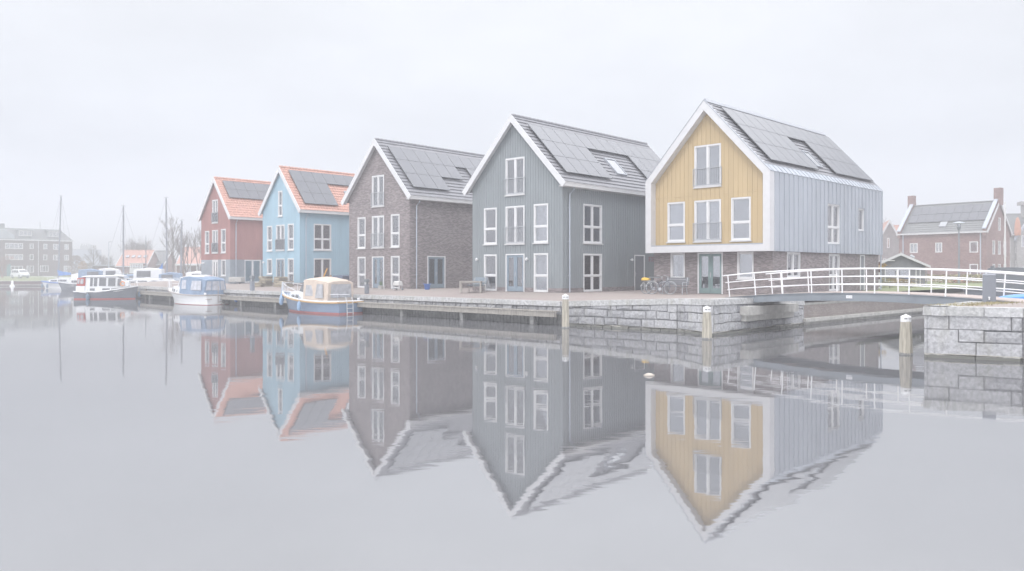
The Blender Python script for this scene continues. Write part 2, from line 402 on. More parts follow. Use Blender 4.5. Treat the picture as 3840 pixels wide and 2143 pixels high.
def wall_lamp(parent, tf, u, z, d=0):
    m = MB(tf); m.box(u-.05, u+.05, z-.05, z+.05, d, d+.03); m.tube([(u,z,d+.03),(u,z+.03,d+.1)], .02, 5)
    m.tube([(u,z+.09,d+.11),(u,z+.02,d+.12),(u,z-.08,d+.12)], [.03,.085,.07], 8); m.build('wall_lamp', FRAMEW, parent)

def slope_tf(zr, m, side=1):
    n = math.hypot(1, m); c, s_ = 1/n, m/n
    return lambda v, s, h: (side*(s*c + h*s_), v, zr - s*s_ + h*c)
def roof(parent, zr, m, ueave, v0, v1, mat, style, thick=.14, name='roof', ridge=True):
    n = math.hypot(1, m); L = ueave*n; mb = MB()
    step = .345 if style == 'flat' else .31
    k = max(2, round(L/step)); step = L/k
    for side in (1, -1):
        T = slope_tf(zr, m, side); mb.tf = T
        for i in range(k):
            a, b = i*step, (i+1)*step
            if style == 'pan' and side == 1:
                cols = int((v1-v0)/.07); last = None
                for j in range(cols+1):
                    v = v0+(v1-v0)*j/cols; wv = .022*math.sin(j*2*math.pi/4)
                    cur = (v, wv)
                    if last:
                        mb.face([(last[0],a,.0+last[1]),(v,a,.0+wv),(v,b,.04+wv),(last[0],b,.04+last[1])])
                        mb.face([(last[0],b,.04+last[1]),(v,b,.04+wv),(v,b,-.03+wv),(last[0],b,-.03+last[1])])
                    last = cur
            else:
                hgt = .05 if style == 'flat' else .04
                mb.face([(v0,a,.0),(v1,a,.0),(v1,b,hgt),(v0,b,hgt)]); mb.face([(v0,b,hgt),(v1,b,hgt),(v1,b,-.01),(v0,b,-.01)])
        # underside and verge
        mb.face([(v0,0,-thick),(v1,0,-thick),(v1,L,-thick),(v0,L,-thick)])
        for v in (v0, v1): mb.face([(v,0,-thick),(v,L,-thick),(v,L,.03),(v,0,.0)])
        mb.face([(v0,L,-thick),(v1,L,-thick),(v1,L,.0),(v0,L,.0)])
    o = mb.build(name, mat, parent, norm=False)
    if ridge:
        rb = MB(); v = v0
        while v < v1 - .05:
            e = min(v+.36, v1)
            rb.tube([(0,v,zr-.03),(0,e,zr-.005)], [.10,.12], 8); v = e
        rb.build('ridge_tiles', mat, o)
    return o
PANEL = {}
def solar(parent, zr, m, cells, w, h, vv, ss):
    """cells: list of (column, row); one object per panel, all sharing one mesh"""
    T = slope_tf(zr, m); ang = math.atan(m)
    for c, r in cells:
        key = (round(w,3), round(h,3))
        if key not in PANEL:
            b = MB(); b.box(-w/2+.008, w/2-.008, -h/2+.008, h/2-.008, -.03, .01)
            g = MB(); g.box(-w/2+.026, w/2-.026, -h/2+.026, h/2-.026, .0105, .014)
            PANEL[key] = (b, g)
            o = b.build('solar_panel', SOLARF, parent); q = g.build('panel_glass', SOLAR, o)
            PANEL[key] = (o, q); new = (o, q)
        else:
            o0, q0 = PANEL[key]; o = o0.copy(); COL.objects.link(o); o.parent = parent
            q = q0.copy(); COL.objects.link(q); q.parent = o
        # panel local x runs along the house, y up the slope, z out of the roof
        x, y, z = T(vv + (c+.5)*w, ss + (r+.5)*h, .17)
        ex = Vector((0,1,0)); ez = Vector((math.sin(ang), 0, math.cos(ang))); ey = ez.cross(ex)
        o.matrix_local = Matrix(((ex.x,ey.x,ez.x,x),(ex.y,ey.y,ez.y,y),(ex.z,ey.z,ez.z,z),(0,0,0,1)))
def skylight(parent, zr, m, v0, v1, s0, s1):
    T = slope_tf(zr, m); f = MB(T)
    f.box(v0, v0+.08, s0, s1, .0, .13); f.box(v1-.08, v1, s0, s1, .0, .13); f.box(v0+.08, v1-.08, s0, s0+.1, .0, .14); f.box(v0+.08, v1-.08, s1-.08, s1, .0, .12)
    o = f.build('skylight', GREYT, parent)
    g = MB(T); g.box(v0+.08, v1-.08, s0+.1, s1-.08, .08, .10); g.build('pane', SKYP, o)
SKYP = paint('skylight_glass', (.35,.36,.38), .05, .02, 2, spec=1.0, metal=.75)

def place(X, Z, th, L):
    c, s = math.cos(R(th)), math.sin(R(th))
    return (X - L/2*c, Z + L/2*s, ZB), -R(th)
def gable_house(label, X, Z, th, L, zr, ug, zg, D, hw, yw, cladmat, front, side, rmat, style, pitch, batten, group='gabled quayside houses', back=15, low=None, plinth=None, bw=.34):
    loc, rz = place(X, Z, th, L)
    h = thing('gabled_house', label, 'house', loc, rz, group)
    m = (zr - zg)/ug
    top = lambda u: zr - .16 - m*abs(u)
    ztop = top(hw)
    fr, rt = TF('front', yw), TF('right', hw); lw = low or 0
    fw_ = [w for w in front]; sw_ = [w for w in side]
    zb = 0 if not plinth else plinth
    w = MB(fr); wall(w, -hw, hw, lw, top, fw_, breaks=(0,))
    w.tf = rt; wall(w, yw, D-.3, lw, lambda u: ztop, sw_)
    w.tf = TF('left', -hw); wall(w, -(D-.3), -yw, 0, lambda u: ztop, [])
    w.tf = TF('back', D-.3); wall(w, -hw, hw, 0, top, [], breaks=(0,))
    if pitch:
        w.tf = fr; boards(w, -hw, hw, max(lw, zb), top, fw_, pitch, .014, .0, .022, breaks=(0,), batten=batten)
        w.tf = rt; boards(w, yw, D-.3, max(lw, zb), lambda u: ztop, sw_, pitch, .014, .0, .022, batten=batten)
        w.tf = fr; w.box(hw-.06, hw+.024, max(lw, zb), ztop-.02, -.06, .024)       # corner post
    w.build('wall', cladmat, h, norm=False)
    if low:
        lo = MB(fr); wall(lo, -hw-.0, hw, 0, lambda u: low-.003, fw_, d=.004); lo.tf = rt; wall(lo, yw, D-.3, 0, lambda u: low-.003, sw_, d=.004)
        ww = [(q[0]-.03,q[1]+.03,q[2]-.04,q[3]+.03) for q in fw_]; w2 = [(q[0]-.03,q[1]+.03,q[2]-.04,q[3]+.03) for q in sw_]
        for i in range(15):
            z = i*low/15
            lo.tf = fr
            for a, b, z0, ta, tb in strips(-hw, hw+.02, z+.006, lambda u: z+low/15-.006, ww): lo.box(a, b, z0, ta, .004, .024)
            lo.tf = rt
            for a, b, z0, ta, tb in strips(yw, D-.3, z+.006, lambda u: z+low/15-.006, w2): lo.box(a, b, z0, ta, .004, .024)
        lo.build('lower_wall', CLAD_SLATE, h, norm=False)
    if plinth:
        pl = MB(fr)
        for tf, a, b, ws in ((fr, -hw, hw, fw_), (rt, yw, D-.3, sw_)):
            pl.tf = tf
            for x0, x1, z0, ta, tb in strips(a, b, -.02, lambda u: plinth-.004, [(q[0]-.01, q[1]+.01, q[2], q[3]) for q in ws]):
                if ta > z0+.03: pl.box(x0, x1, z0, ta, .001, .03)
        pl.build('plinth', BRICK, h)
    # roof, ridge, boards, gutter
    roof(h, zr, m, ug-.05, .06, D, rmat, style)
    bb = MB(); n = math.hypot(1, m); vd = bw*n
    for side_ in (1, -1):
        pts = [(0,0,zr+.05), (side_*(ug+.06), 0, zr+.05-m*(ug+.06)), (side_*(ug+.06-.235), 0, zr+.05-m*(ug+.06-.235)-vd), (0,0,zr+.05-vd)]
        bb.prism(pts, (0, .055, 0)); 
        # soffit board under the overhang
        s0 = [(0,.055,zr-.20), (side_*(ug-.1), .055, zr-.20-m*(ug-.1)), (side_*(ug-.1), yw+.02, zr-.20-m*(ug-.1)), (0,yw+.02,zr-.20)]
        bb.hexa(s0, [(a, b, c-.03*n) for a, b, c in s0])
    bb.build('bargeboard', WHITE, h)
    bk = MB()
    for side_ in (1, -1):
        bk.prism([(0,D,zr+.07), (side_*(ug+.06), D, zr+.07-m*(ug+.06)), (side_*(ug+.06-.235), D, zr+.07-m*(ug+.06-.235)-vd), (0,D,zr+.07-vd)], (0,.05,0))
    bk.build('rear_bargeboard', WHITE, h)
    g = MB()
    g.box(ug-.16, ug+.03, .06, D, zg-.20, zg+.01); g.box(ug-.20, ug+.045, .06, D, zg+.012, zg+.045)
    g.box(hw+.03, ug-.162, .06, D, zg-.20, zg-.16)
    g.build('gutter', OFFW, h)
    p = MB(); vp = yw+.55
    p.tube([(ug-.06,vp,zg-.19),(ug-.06,vp,zg-.34),(hw+.11,vp,zg-.62),(hw+.11,vp,.02)], .045, 8)
    for z in (1.0, 3.0, 5.0): p.box(hw+.0, hw+.17, vp-.06, vp+.06, z, z+.03)
    p.build('drainpipe', PIPE, h)
    for w_ in front:
        (door if w_[4].startswith('door') else None)
        if w_[4] == 'door2': door(h, fr, w_, w_[5].get('leaf', TEAL))
        elif w_[4] == 'door1': door(h, fr, w_, w_[5].get('leaf', TEAL), two=False, glazed=w_[5].get('gl', True))
        else: window(h, fr, w_)
    for w_ in side:
        if w_[4] == 'door2': door(h, rt, w_, w_[5].get('leaf', TEAL))
        elif w_[4] == 'door1': door(h, rt, w_, w_[5].get('leaf', NAVYDOOR), two=False, glazed=False)
        else: window(h, rt, w_)
    return h, m, fr, rt

# ---- dark grey boarded house (middle of the right-hand trio)
hd, m, fr, rt = gable_house('dark grey board-clad gabled house between the brown brick house and the ochre house',
    2.812, 45.412, 42.36, 7.858, 10.85, 4.22, 6.41, 15.2, 3.72, .43, CLAD_DARK,
    [(-2.67,-1.56,2.97,5.27,'T',{}), (-.79,.78,2.96,5.28,'F',{}), (1.53,2.65,2.97,5.30,'T',{'cur':None}),
     (-2.67,-1.56,0.02,2.32,'T',{}), (-.79,.78,0.0,2.33,'door2',{'leaf':TEAL}), (1.53,2.65,.02,2.34,'T',{'cur':None}),
     (-.79,.78,5.98,8.26,'F',{'cur':'side'})],
    [(2.44,4.33,2.97,5.34,'Q',{'cur':'side'}), (2.44,4.33,.02,2.33,'Q',{'cur':'side'}), (7.95,9.19,0,2.33,'door1',{'leaf':NAVYDOOR})],
    ROOF_DARK, 'flat', .205, .035, plinth=.27)
solar(hd, 10.85, m, [(c,0) for c in range(12)] + [(c,r) for r in (1,2) for c in (0,1,2,3,8,9,10,11)], 1.17, 1.48, .72, .9)
skylight(hd, 10.85, m, 6.75, 7.9, 3.05, 4.6)
wall_lamp(hd, fr, -3.25, 2.02); wall_lamp(hd, fr, 1.02, 2.0); wall_lamp(hd, rt, 7.55, 2.0)
nb = MB(rt)
for i, (u, z) in enumerate(((9.62,1.92),(9.92,1.92),(10.2,1.92))):      # house number in red figures
    for q in (((u,z),(u+.16,z)), ((u,z+.24),(u+.16,z+.24)), ((u+.13,z),(u+.13,z+.27)), ((u,z+.12),(u+.16,z+.12))) [:3 + (i != 1)]:
        (a, b), (c, d_) = q; nb.box(min(a,c), max(a,c)+.03, min(b,d_), max(b,d_)+.03, .026, .04)
nb.build('house_number', paint('red_figures', (.30,.08,.09), .6, .05), hd)

# ---- brown brick house
hb, m, fr, rt = gable_house('dark brown brick gabled house with blue double doors in its side wall',
    -7.297, 54.722, 42.15, 7.531, 10.91, 4.04, 6.494, 15, 3.53, .40, BRICK,
    [(-2.44,-1.49,2.95,5.28,'T',{'cur':'side'}), (-.70,.69,2.97,5.30,'F',{}), (1.49,2.44,2.97,5.33,'T',{}),
     (-2.44,-1.49,.0,2.31,'T',{}), (-.70,.69,0,2.32,'door2',{'leaf':TEAL,'cur':1}), (1.49,2.44,.0,2.33,'T',{'cur':'side'}),
     (-.70,.69,6.0,8.27,'F',{'cur':'full'})],
    [(2.05,3.82,0,2.34,'door2',{'leaf':TEAL})],
    ROOF_DARK, 'flat', 0, 0)
solar(hb, 10.91, m, [(c,0) for c in range(11)] + [(c,1) for c in (0,1,2,3,4,6,7,8,9,10)] + [(c,2) for c in (0,1,2,6,7,8,9,10)], 1.18, 1.45, .70, .82)

# ---- light blue house
hl, m, fr, rt = gable_house('light blue board-clad gabled house with orange tiled roof and a tall narrow attic window',
    -17.897, 65.788, 42.27, 6.36, 10.30, 3.36, 6.358, 15, 2.94, .25, CLAD_BLUE,
    [(-2.22,-1.36,3.0,5.22,'T',{'cur':'side'}), (-.72,.63,3.02,5.25,'F',{'rail':'glass'}), (1.15,2.06,3.02,5.28,'T',{}),
     (-2.22,-1.36,.93,2.31,'S',{}), (-.72,.63,.05,2.31,'door2',{'leaf':TEAL}), (1.15,2.06,.08,2.32,'T',{'cur':None}),
     (-.39,.29,5.98,8.2,'T',{'cur':'full'})],
    [(1.63,3.40,3.03,5.29,'Q',{'cur':'full'}), (1.63,3.40,.12,2.33,'D',{'cur':'full'})],
    ROOF_OR, 'pan', .2, .035, plinth=.25)
solar(hl, 10.30, m, [(c,0) for c in range(8)] + [(c,r) for r in (1,2) for c in (0,1,2)], 1.13, 1.34, .70, .48)
skylight(hl, 10.30, m, 5.62, 6.5, 2.5, 3.6)
wall_lamp(hl, fr, -2.7, 2.0)

# ---- red house
hr, m, fr, rt = gable_house('red board-clad gabled house with slate blue ground floor and orange tiles',
    -27.303, 75.657, 42.30, 6.363, 10.51, 3.33, 6.434, 15, 2.94, .25, CLAD_RED,
    [(-2.13,-1.27,2.97,5.25,'T',{}), (-.62,.55,3.0,5.28,'F',{'rail':'glass'}), (1.18,2.09,3.0,5.33,'T',{'cur':'side'}),
     (-.62,.55,.05,2.32,'door2',{'leaf':FRAMEW}), (1.18,2.09,.74,2.33,'S',{'cur':'side'}),
     (-.61,.52,6.0,8.30,'F',{'rail':'glass','cur':'side'})],
    [(1.75,3.53,.06,2.32,'D',{'cur':'full'})],
    ROOF_OR, 'pan', .2, .035, low=2.33)
solar(hr, 10.51, m, [(c,r) for r in (0,1) for c in range(9)], 1.12, 1.14, .74, .5)
wall_lamp(hr, fr, -2.5, 2.0); wall_lamp(hr, fr, -2.2, 2.0)
# ---- ochre and zinc house by the bridge
def ochre_house():
    L, zr, sh, bt, D, U = 7.819, 10.80, 6.56, 2.34, 15.79, 3.91
    loc, rz = place(13.439, 40.881, 44.84, L)
    h = thing('gabled_house', 'ochre-fronted gabled house with white portal frame and grey zinc side wall', 'house', loc, rz, 'gabled quayside houses')
    m = (zr-sh)/U; fr = TF('front', .5); rt = TF('right', U)
    top = lambda u: zr - .25 - m*abs(u)
    W = [(-2.69,-1.52,2.98,5.27,'T',{'cur':'blind'}), (-.89,.79,2.96,5.27,'F',{'cur':'blind'}), (1.42,2.58,2.95,5.29,'T',{}), (-.89,.79,6.03,8.37,'F',{})]
    SW = [(7.19,9.04,2.88,5.25,'Q',{'cur':'side','sillmat':GREYT}), (11.8,12.83,3.8,5.23,'S',{'cur':'side','sillmat':GREYT})]
    # front boarding
    w = MB(fr); wall(w, -3.6, 3.6, 2.62, top, W, breaks=(0,))
    boards(w, -3.53, 3.53, 2.78, lambda u: min(top(u), 5.53), W, .283, .014, .0, .018, breaks=(0,))
    boards(w, -3.53, 3.53, 5.55, top, W, .283, .014, .0, .018, breaks=(0,))
    w.build('front_boarding', CLAD_YEL, h, norm=False)
    # portal frame: outer pentagon round inner pentagon
    o = [(-U,bt),(U,bt),(U,sh),(0,zr),(-U,sh)]; i = [(-3.52,2.70),(3.52,2.70),(3.52,6.42),(0,10.23),(-3.52,6.42)]
    f = MB()
    for k in range(5):
        a, b, c, d = o[k], o[(k+1)%5], i[(k+1)%5], i[k]
        f.hexa([(a[0],0,a[1]),(b[0],0,b[1]),(c[0],0,c[1]),(d[0],0,d[1])], [(a[0],.52,a[1]),(b[0],.52,b[1]),(c[0],.52,c[1]),(d[0],.52,d[1])])
    f.build('portal_frame', WHITE, h)
    sl = MB(fr); sl.box(-3.52, 3.52, 2.701, 2.77, .0, .48); sl.build('frame_sill', GREYT, h)
    tr = MB()
    for s in (1,-1):
        tr.prism([(0,-.02,zr+.03),(s*(U+.02),-.02,sh+.015),(s*(U+.02),-.02,sh-.03),(0,-.02,zr-.02)], (0,.16,0))
    tr.build('roof_edge_trim', GREYT, h)
    # zinc side walls with standing seams
    z = MB(rt); zt = lambda u: sh - .02
    wall(z, .52, D, bt, zt, SW, d=.0, rev=.16); boards(z, .52, D, bt, zt, SW, .56, 0, .0, .045, batten=.03)
    z.tf = TF('left', -U); wall(z, -D, -.52, bt, zt, [], d=0); boards(z, -D, -.52, bt, zt, [], .56, 0, .0, .045, batten=.03)
    z.tf = TF('back', D); wall(z, -U, U, bt, lambda u: zr-.05-m*abs(u), [], breaks=(0,))
    z.tf = None; z.face([(-U,.4,bt+.001),(U,.4,bt+.001),(U,D,bt+.001),(-U,D,bt+.001)])
    z.build('zinc_wall', ZINC, h, norm=False)
    rr = roof(h, zr-.02, m, 3.55, .16, D, ROOF_DARK, 'flat', ridge=False)
    n = math.hypot(1, m); zs = MB()
    for s in (1,-1):
        T = slope_tf(zr-.02, m, s); zs.tf = T
        a, b = 3.55*n, U*n
        zs.box(.16, D, a+.003, b+.02, -.06, .035)
        k = int((D-.2)/.56)
        for q in range(k+1):
            v = .3 + q*.56; zs.box(v, v+.03, a+.003, b+.02, .035, .075)
    zs.build('zinc_eaves', ZINC, rr)
    rc = MB(); rc.hexa([(-.16,.1,zr-.1),(.16,.1,zr-.1),(.16,D+.02,zr-.1),(-.16,D+.02,zr-.1)], [(-.04,.1,zr+.09),(.04,.1,zr+.09),(.04,D+.02,zr+.09),(-.04,D+.02,zr+.09)]); rc.build('ridge_cap', GREYT, rr)
    vg = MB()
    for s in (1,-1): vg.prism([(0,D,zr+.06),(s*(U+.02),D,sh+.05),(s*(U+.02),D,sh-.06),(0,D,zr-.05)], (0,.06,0))
    vg.build('rear_verge', GREYT, rr)
    solar(h, zr-.02, m, [(c,0) for c in range(12)] + [(c,r) for r in (1,2) for c in (0,1,2,3,4,7,8,9,10,11)], 1.205, 1.49, 1.0, .5)
    skylight(h, zr-.02, m, 7.5, 8.4, 3.1, 4.5)
    # brick ground floor, a little behind the box above
    G = [(-2.6,-1.63,.83,2.32,'S',{'cur':'side'}), (-.77,.82,0,2.325,'door2',{'leaf':TEALG,'cur':1}), (1.68,2.65,.85,2.32,'S',{})]
    S = [(2.3,3.95,.92,2.32,'D',{'cur':'side'}), (7.75,9.3,.08,2.29,'Q',{}), (12.45,13.2,.05,2.3,'door1',{})]
    g = MB(TF('front', .65)); t = lambda u: 2.338
    wall(g, -3.75, 3.75, -.05, t, G); g.tf = TF('right', 3.75); wall(g, .65, 15.6, -.05, t, S); g.tf = TF('left', -3.75); wall(g, -15.6, -.65, -.05, t, [])
    g.tf = TF('back', 15.6); wall(g, -3.75, 3.75, -.05, t, [])
    g.build('brick_wall', BRICK, h, norm=False)
    for q in W: window(h, fr, q)
    for q in SW: window(h, rt, q, d=-.09)
    f2, r2 = TF('front', .65), TF('right', 3.75)
    for q in G: (door(h, f2, q, TEALG) if q[4] == 'door2' else window(h, f2, q, d=-.04))
    for q in S: (door(h, r2, q, NAVYDOOR, two=False, glazed=False) if q[4] == 'door1' else window(h, r2, q, d=-.04))
    p = MB(); p.tube([(U-.1,D+.07,sh-.1),(U-.1,D+.07,0)], .045, 8); p.build('drainpipe', PIPE, h)
    return h
ho = ochre_house()
# ------------------------------------------------------------------ ground, water, quays
def poly(name, pts, mat, kind='structure', cuts=None):
    bm = bmesh.new(); vs = [bm.verts.new(p) for p in pts]; f = bm.faces.new(vs)
    bmesh.ops.triangulate(bm, faces=[f]); bm.normal_update()
    if sum(q.normal.z*q.calc_area() for q in bm.faces) < 0: bmesh.ops.reverse_faces(bm, faces=list(bm.faces))
    me = bpy.data.meshes.new(name); bm.to_mesh(me); bm.free(); me.materials.append(mat)
    o = bpy.data.objects.new(name, me); COL.objects.link(o); o['kind'] = kind
    return o
def watermat():
    k = NT('canal_water'); b = k.b
    ge = k.add('ShaderNodeNewGeometry')
    # long lazy ripples, patchy: calm water with a few ruffled lanes
    mp = k.add('ShaderNodeMapping'); mp.inputs['Scale'].default_value = (.55, 1.3, 1); mp.inputs['Rotation'].default_value = (0,0,R(14)); k.link(ge.outputs['Position'], mp.inputs['Vector'])
    n1 = k.add('ShaderNodeTexNoise'); n1.inputs['Scale'].default_value = 1.0; n1.inputs['Detail'].default_value = 3; n1.inputs['Roughness'].default_value = .5; k.link(mp.outputs[0], n1.inputs['Vector'])
    m2 = k.add('ShaderNodeMapping'); m2.inputs['Scale'].default_value = (2.2, 6, 1); m2.inputs['Rotation'].default_value = (0,0,R(-8)); k.link(ge.outputs['Position'], m2.inputs['Vector'])
    n2 = k.add('ShaderNodeTexNoise'); n2.inputs['Scale'].default_value = 1.0; n2.inputs['Detail'].default_value = 3; k.link(m2.outputs[0], n2.inputs['Vector'])
    m3 = k.add('ShaderNodeMapping'); m3.inputs['Scale'].default_value = (.03, .10, 1); m3.inputs['Rotation'].default_value = (0,0,R(20)); k.link(ge.outputs['Position'], m3.inputs['Vector'])
    n3 = k.add('ShaderNodeTexNoise'); n3.inputs['Scale'].default_value = 1.0; n3.inputs['Detail'].default_value = 4; k.link(m3.outputs[0], n3.inputs['Vector'])
    pm = k.add('ShaderNodeMapRange'); pm.inputs['From Min'].default_value = .45; pm.inputs['From Max'].default_value = .70; pm.inputs['To Min'].default_value = .15; pm.inputs['To Max'].default_value = 1.0
    k.link(n3.outputs['Fac'], pm.inputs['Value'])
    ml = k.add('ShaderNodeMath', operation='MULTIPLY'); k.link(n2.outputs['Fac'], ml.inputs[0]); k.link(pm.outputs[0], ml.inputs[1])
    ad = k.add('ShaderNodeMath', operation='MULTIPLY_ADD'); ad.inputs[1].default_value = .42; k.link(ml.outputs[0], ad.inputs[0]); k.link(n1.outputs['Fac'], ad.inputs[2])
    bp = k.add('ShaderNodeBump'); bp.inputs['Strength'].default_value = 1.0; bp.inputs['Distance'].default_value = WAVE; k.link(ad.outputs[0], bp.inputs['Height'])
    k.link(bp.outputs[0], b.inputs['Normal'])
    b.inputs['Base Color'].default_value = WCOL; b.inputs['Roughness'].default_value = .03
    b.inputs['IOR'].default_value = WIOR; b.inputs['Specular IOR Level'].default_value = .5
    return k.m
WAVE = .0024; WCOL = (.115,.115,.122,1); WIOR = 6.0
wt = MB(); wt.face([(-720,-70,0),(720,-70,0),(720,720,0),(-720,720,0)])
tag(wt.build('canal_water', watermat()), kind='structure')

def pavmat():
    k = NT('brick_paving'); b = k.b
    ge = k.add('ShaderNodeNewGeometry')
    mp = k.add('ShaderNodeMapping'); mp.inputs['Rotation'].default_value = (0,0,R(43)); k.link(ge.outputs['Position'], mp.inputs['Vector'])
    br = k.add('ShaderNodeTexBrick'); br.inputs['Scale'].default_value = 1; br.inputs['Brick Width'].default_value = .21; br.inputs['Row Height'].default_value = .1; br.inputs['Mortar Size'].default_value = .006
    br.inputs['Color1'].default_value = (.285,.235,.225,1); br.inputs['Color2'].default_value = (.33,.275,.265,1); br.inputs['Mortar'].default_value = (.22,.21,.19,1); k.link(mp.outputs[0], br.inputs['Vector'])
    nz = k.add('ShaderNodeTexNoise'); nz.inputs['Scale'].default_value = .35; nz.inputs['Detail'].default_value = 7; k.link(ge.outputs['Position'], nz.inputs['Vector'])
    cr = k.add('ShaderNodeMapRange'); cr.inputs['From Min'].default_value = .35; cr.inputs['From Max'].default_value = .7; cr.inputs['To Max'].default_value = .7; k.link(nz.outputs['Fac'], cr.inputs['Value'])
    mx = k.add('ShaderNodeMix', data_type='RGBA'); mx.inputs['B'].default_value = (.315,.285,.26,1); k.link(cr.outputs[0], mx.inputs['Factor']); k.link(br.outputs['Color'], mx.inputs['A'])
    k.link(mx.outputs['Result'], b.inputs['Base Color']); b.inputs['Roughness'].default_value = .85; b.inputs['Specular IOR Level'].default_value = .25
    return k.m
PAV = pavmat()
GRASS = paint('short_grass', (.20,.225,.12), .95, .3, .6, .4, 30)
EARTH = paint('garden_earth', (.21,.19,.145), .95, .3, 1.2, .4, 20)
FIELD = paint('far_ground', (.26,.26,.21), .95, .25, .05)
OUT = [(-44,85.2,1.195),(-38.2,79.1,1.195),(-31.2,71.6,1.195),(-21.5,62,1.195),(-11,52,1.195),(2.5,39.9,1.21),(7.54,35.85,1.503),(8.6,33.7,1.55),(10.75,35.85,1.533),(14.95,40.15,1.267),(27.2,51.4,1.11),(39.3,63.3,1.11),(76,98.8,1.11)]
INN = [(-40.4,89),(-34.6,82.6),(-27.7,75.3),(-18.1,65.7),(-7.6,55.6),(5.6,43.6),(9.0,41.2),(9.6,40.6),(10.4,40.4),(13.2,41.5),(23.6,54.8),(35.8,66.8),(73,102)]
INN = [(x, y, ZB) for x, y in INN]
def ground_z(x, y):
    best = None
    for (A, B) in zip(OUT[:-1], OUT[1:]):
        ax, ay, az = A; bx, by_, bz = B; dx, dy = bx-ax, by_-ay; t = max(0, min(1, ((x-ax)*dx+(y-ay)*dy)/(dx*dx+dy*dy))); d = math.hypot(x-ax-t*dx, y-ay-t*dy)
        if best is None or d < best[0]: best = (d, az+(bz-az)*t)
    d, zk = best
    return zk + (ZB-zk)*min(1, d/5)
def gp(px, py):
    """spot on the quay paving seen at photo column px, row py"""
    Y = 50.0
    for _ in range(40): Y = .5*Y + .5*(EYE-ground_z(at(px,Y),Y))*F/(py-1011)
    return at(px,Y), Y, ground_z(at(px,Y),Y)
pv = MB()
for i in range(len(OUT)-1): pv.face([OUT[i], OUT[i+1], INN[i+1], INN[i]])
tag(pv.build('pavement', PAV), kind='structure')
poly('plaza', INN + [(150,178,ZB),(700,178,ZB),(700,700,ZB),(-12.7,700,ZB),(-12.7,147,ZB),(-28,127,ZB),(-42,106,ZB)], PAV)
poly('ground', [(-700,134.1,.856),(-71,134.1,.856),(-63,161,.856),(-12.7,161,.856),(-12.7,700,.856),(-700,700,.856)], FIELD)
poly('grass_bank', [(-500,134.8,.864),(-72,134.8,.864),(-70,177,.864),(-101,222,.864),(-139,233,.864),(-500,190,.864)], GRASS)
RQ = [(13.38,25.46),(17.16,29.5),(45.6,59.5),(95,109),(700,139),(700,-55),(33,15.2),(20.3,21.9),(15.77,24.2)]
poly('right_quay_paving', [(x, y, 1.638) for x, y in RQ], PAV)
poly('garden_lawn', [(19.5,44.6,1.49),(26.9,51.4,1.49),(38.8,63,1.49),(73.5,98.8,1.49),(68,109,1.49),(35.5,78.5,1.49),(30.4,68.4,1.49),(25.5,56,1.49)], GRASS)

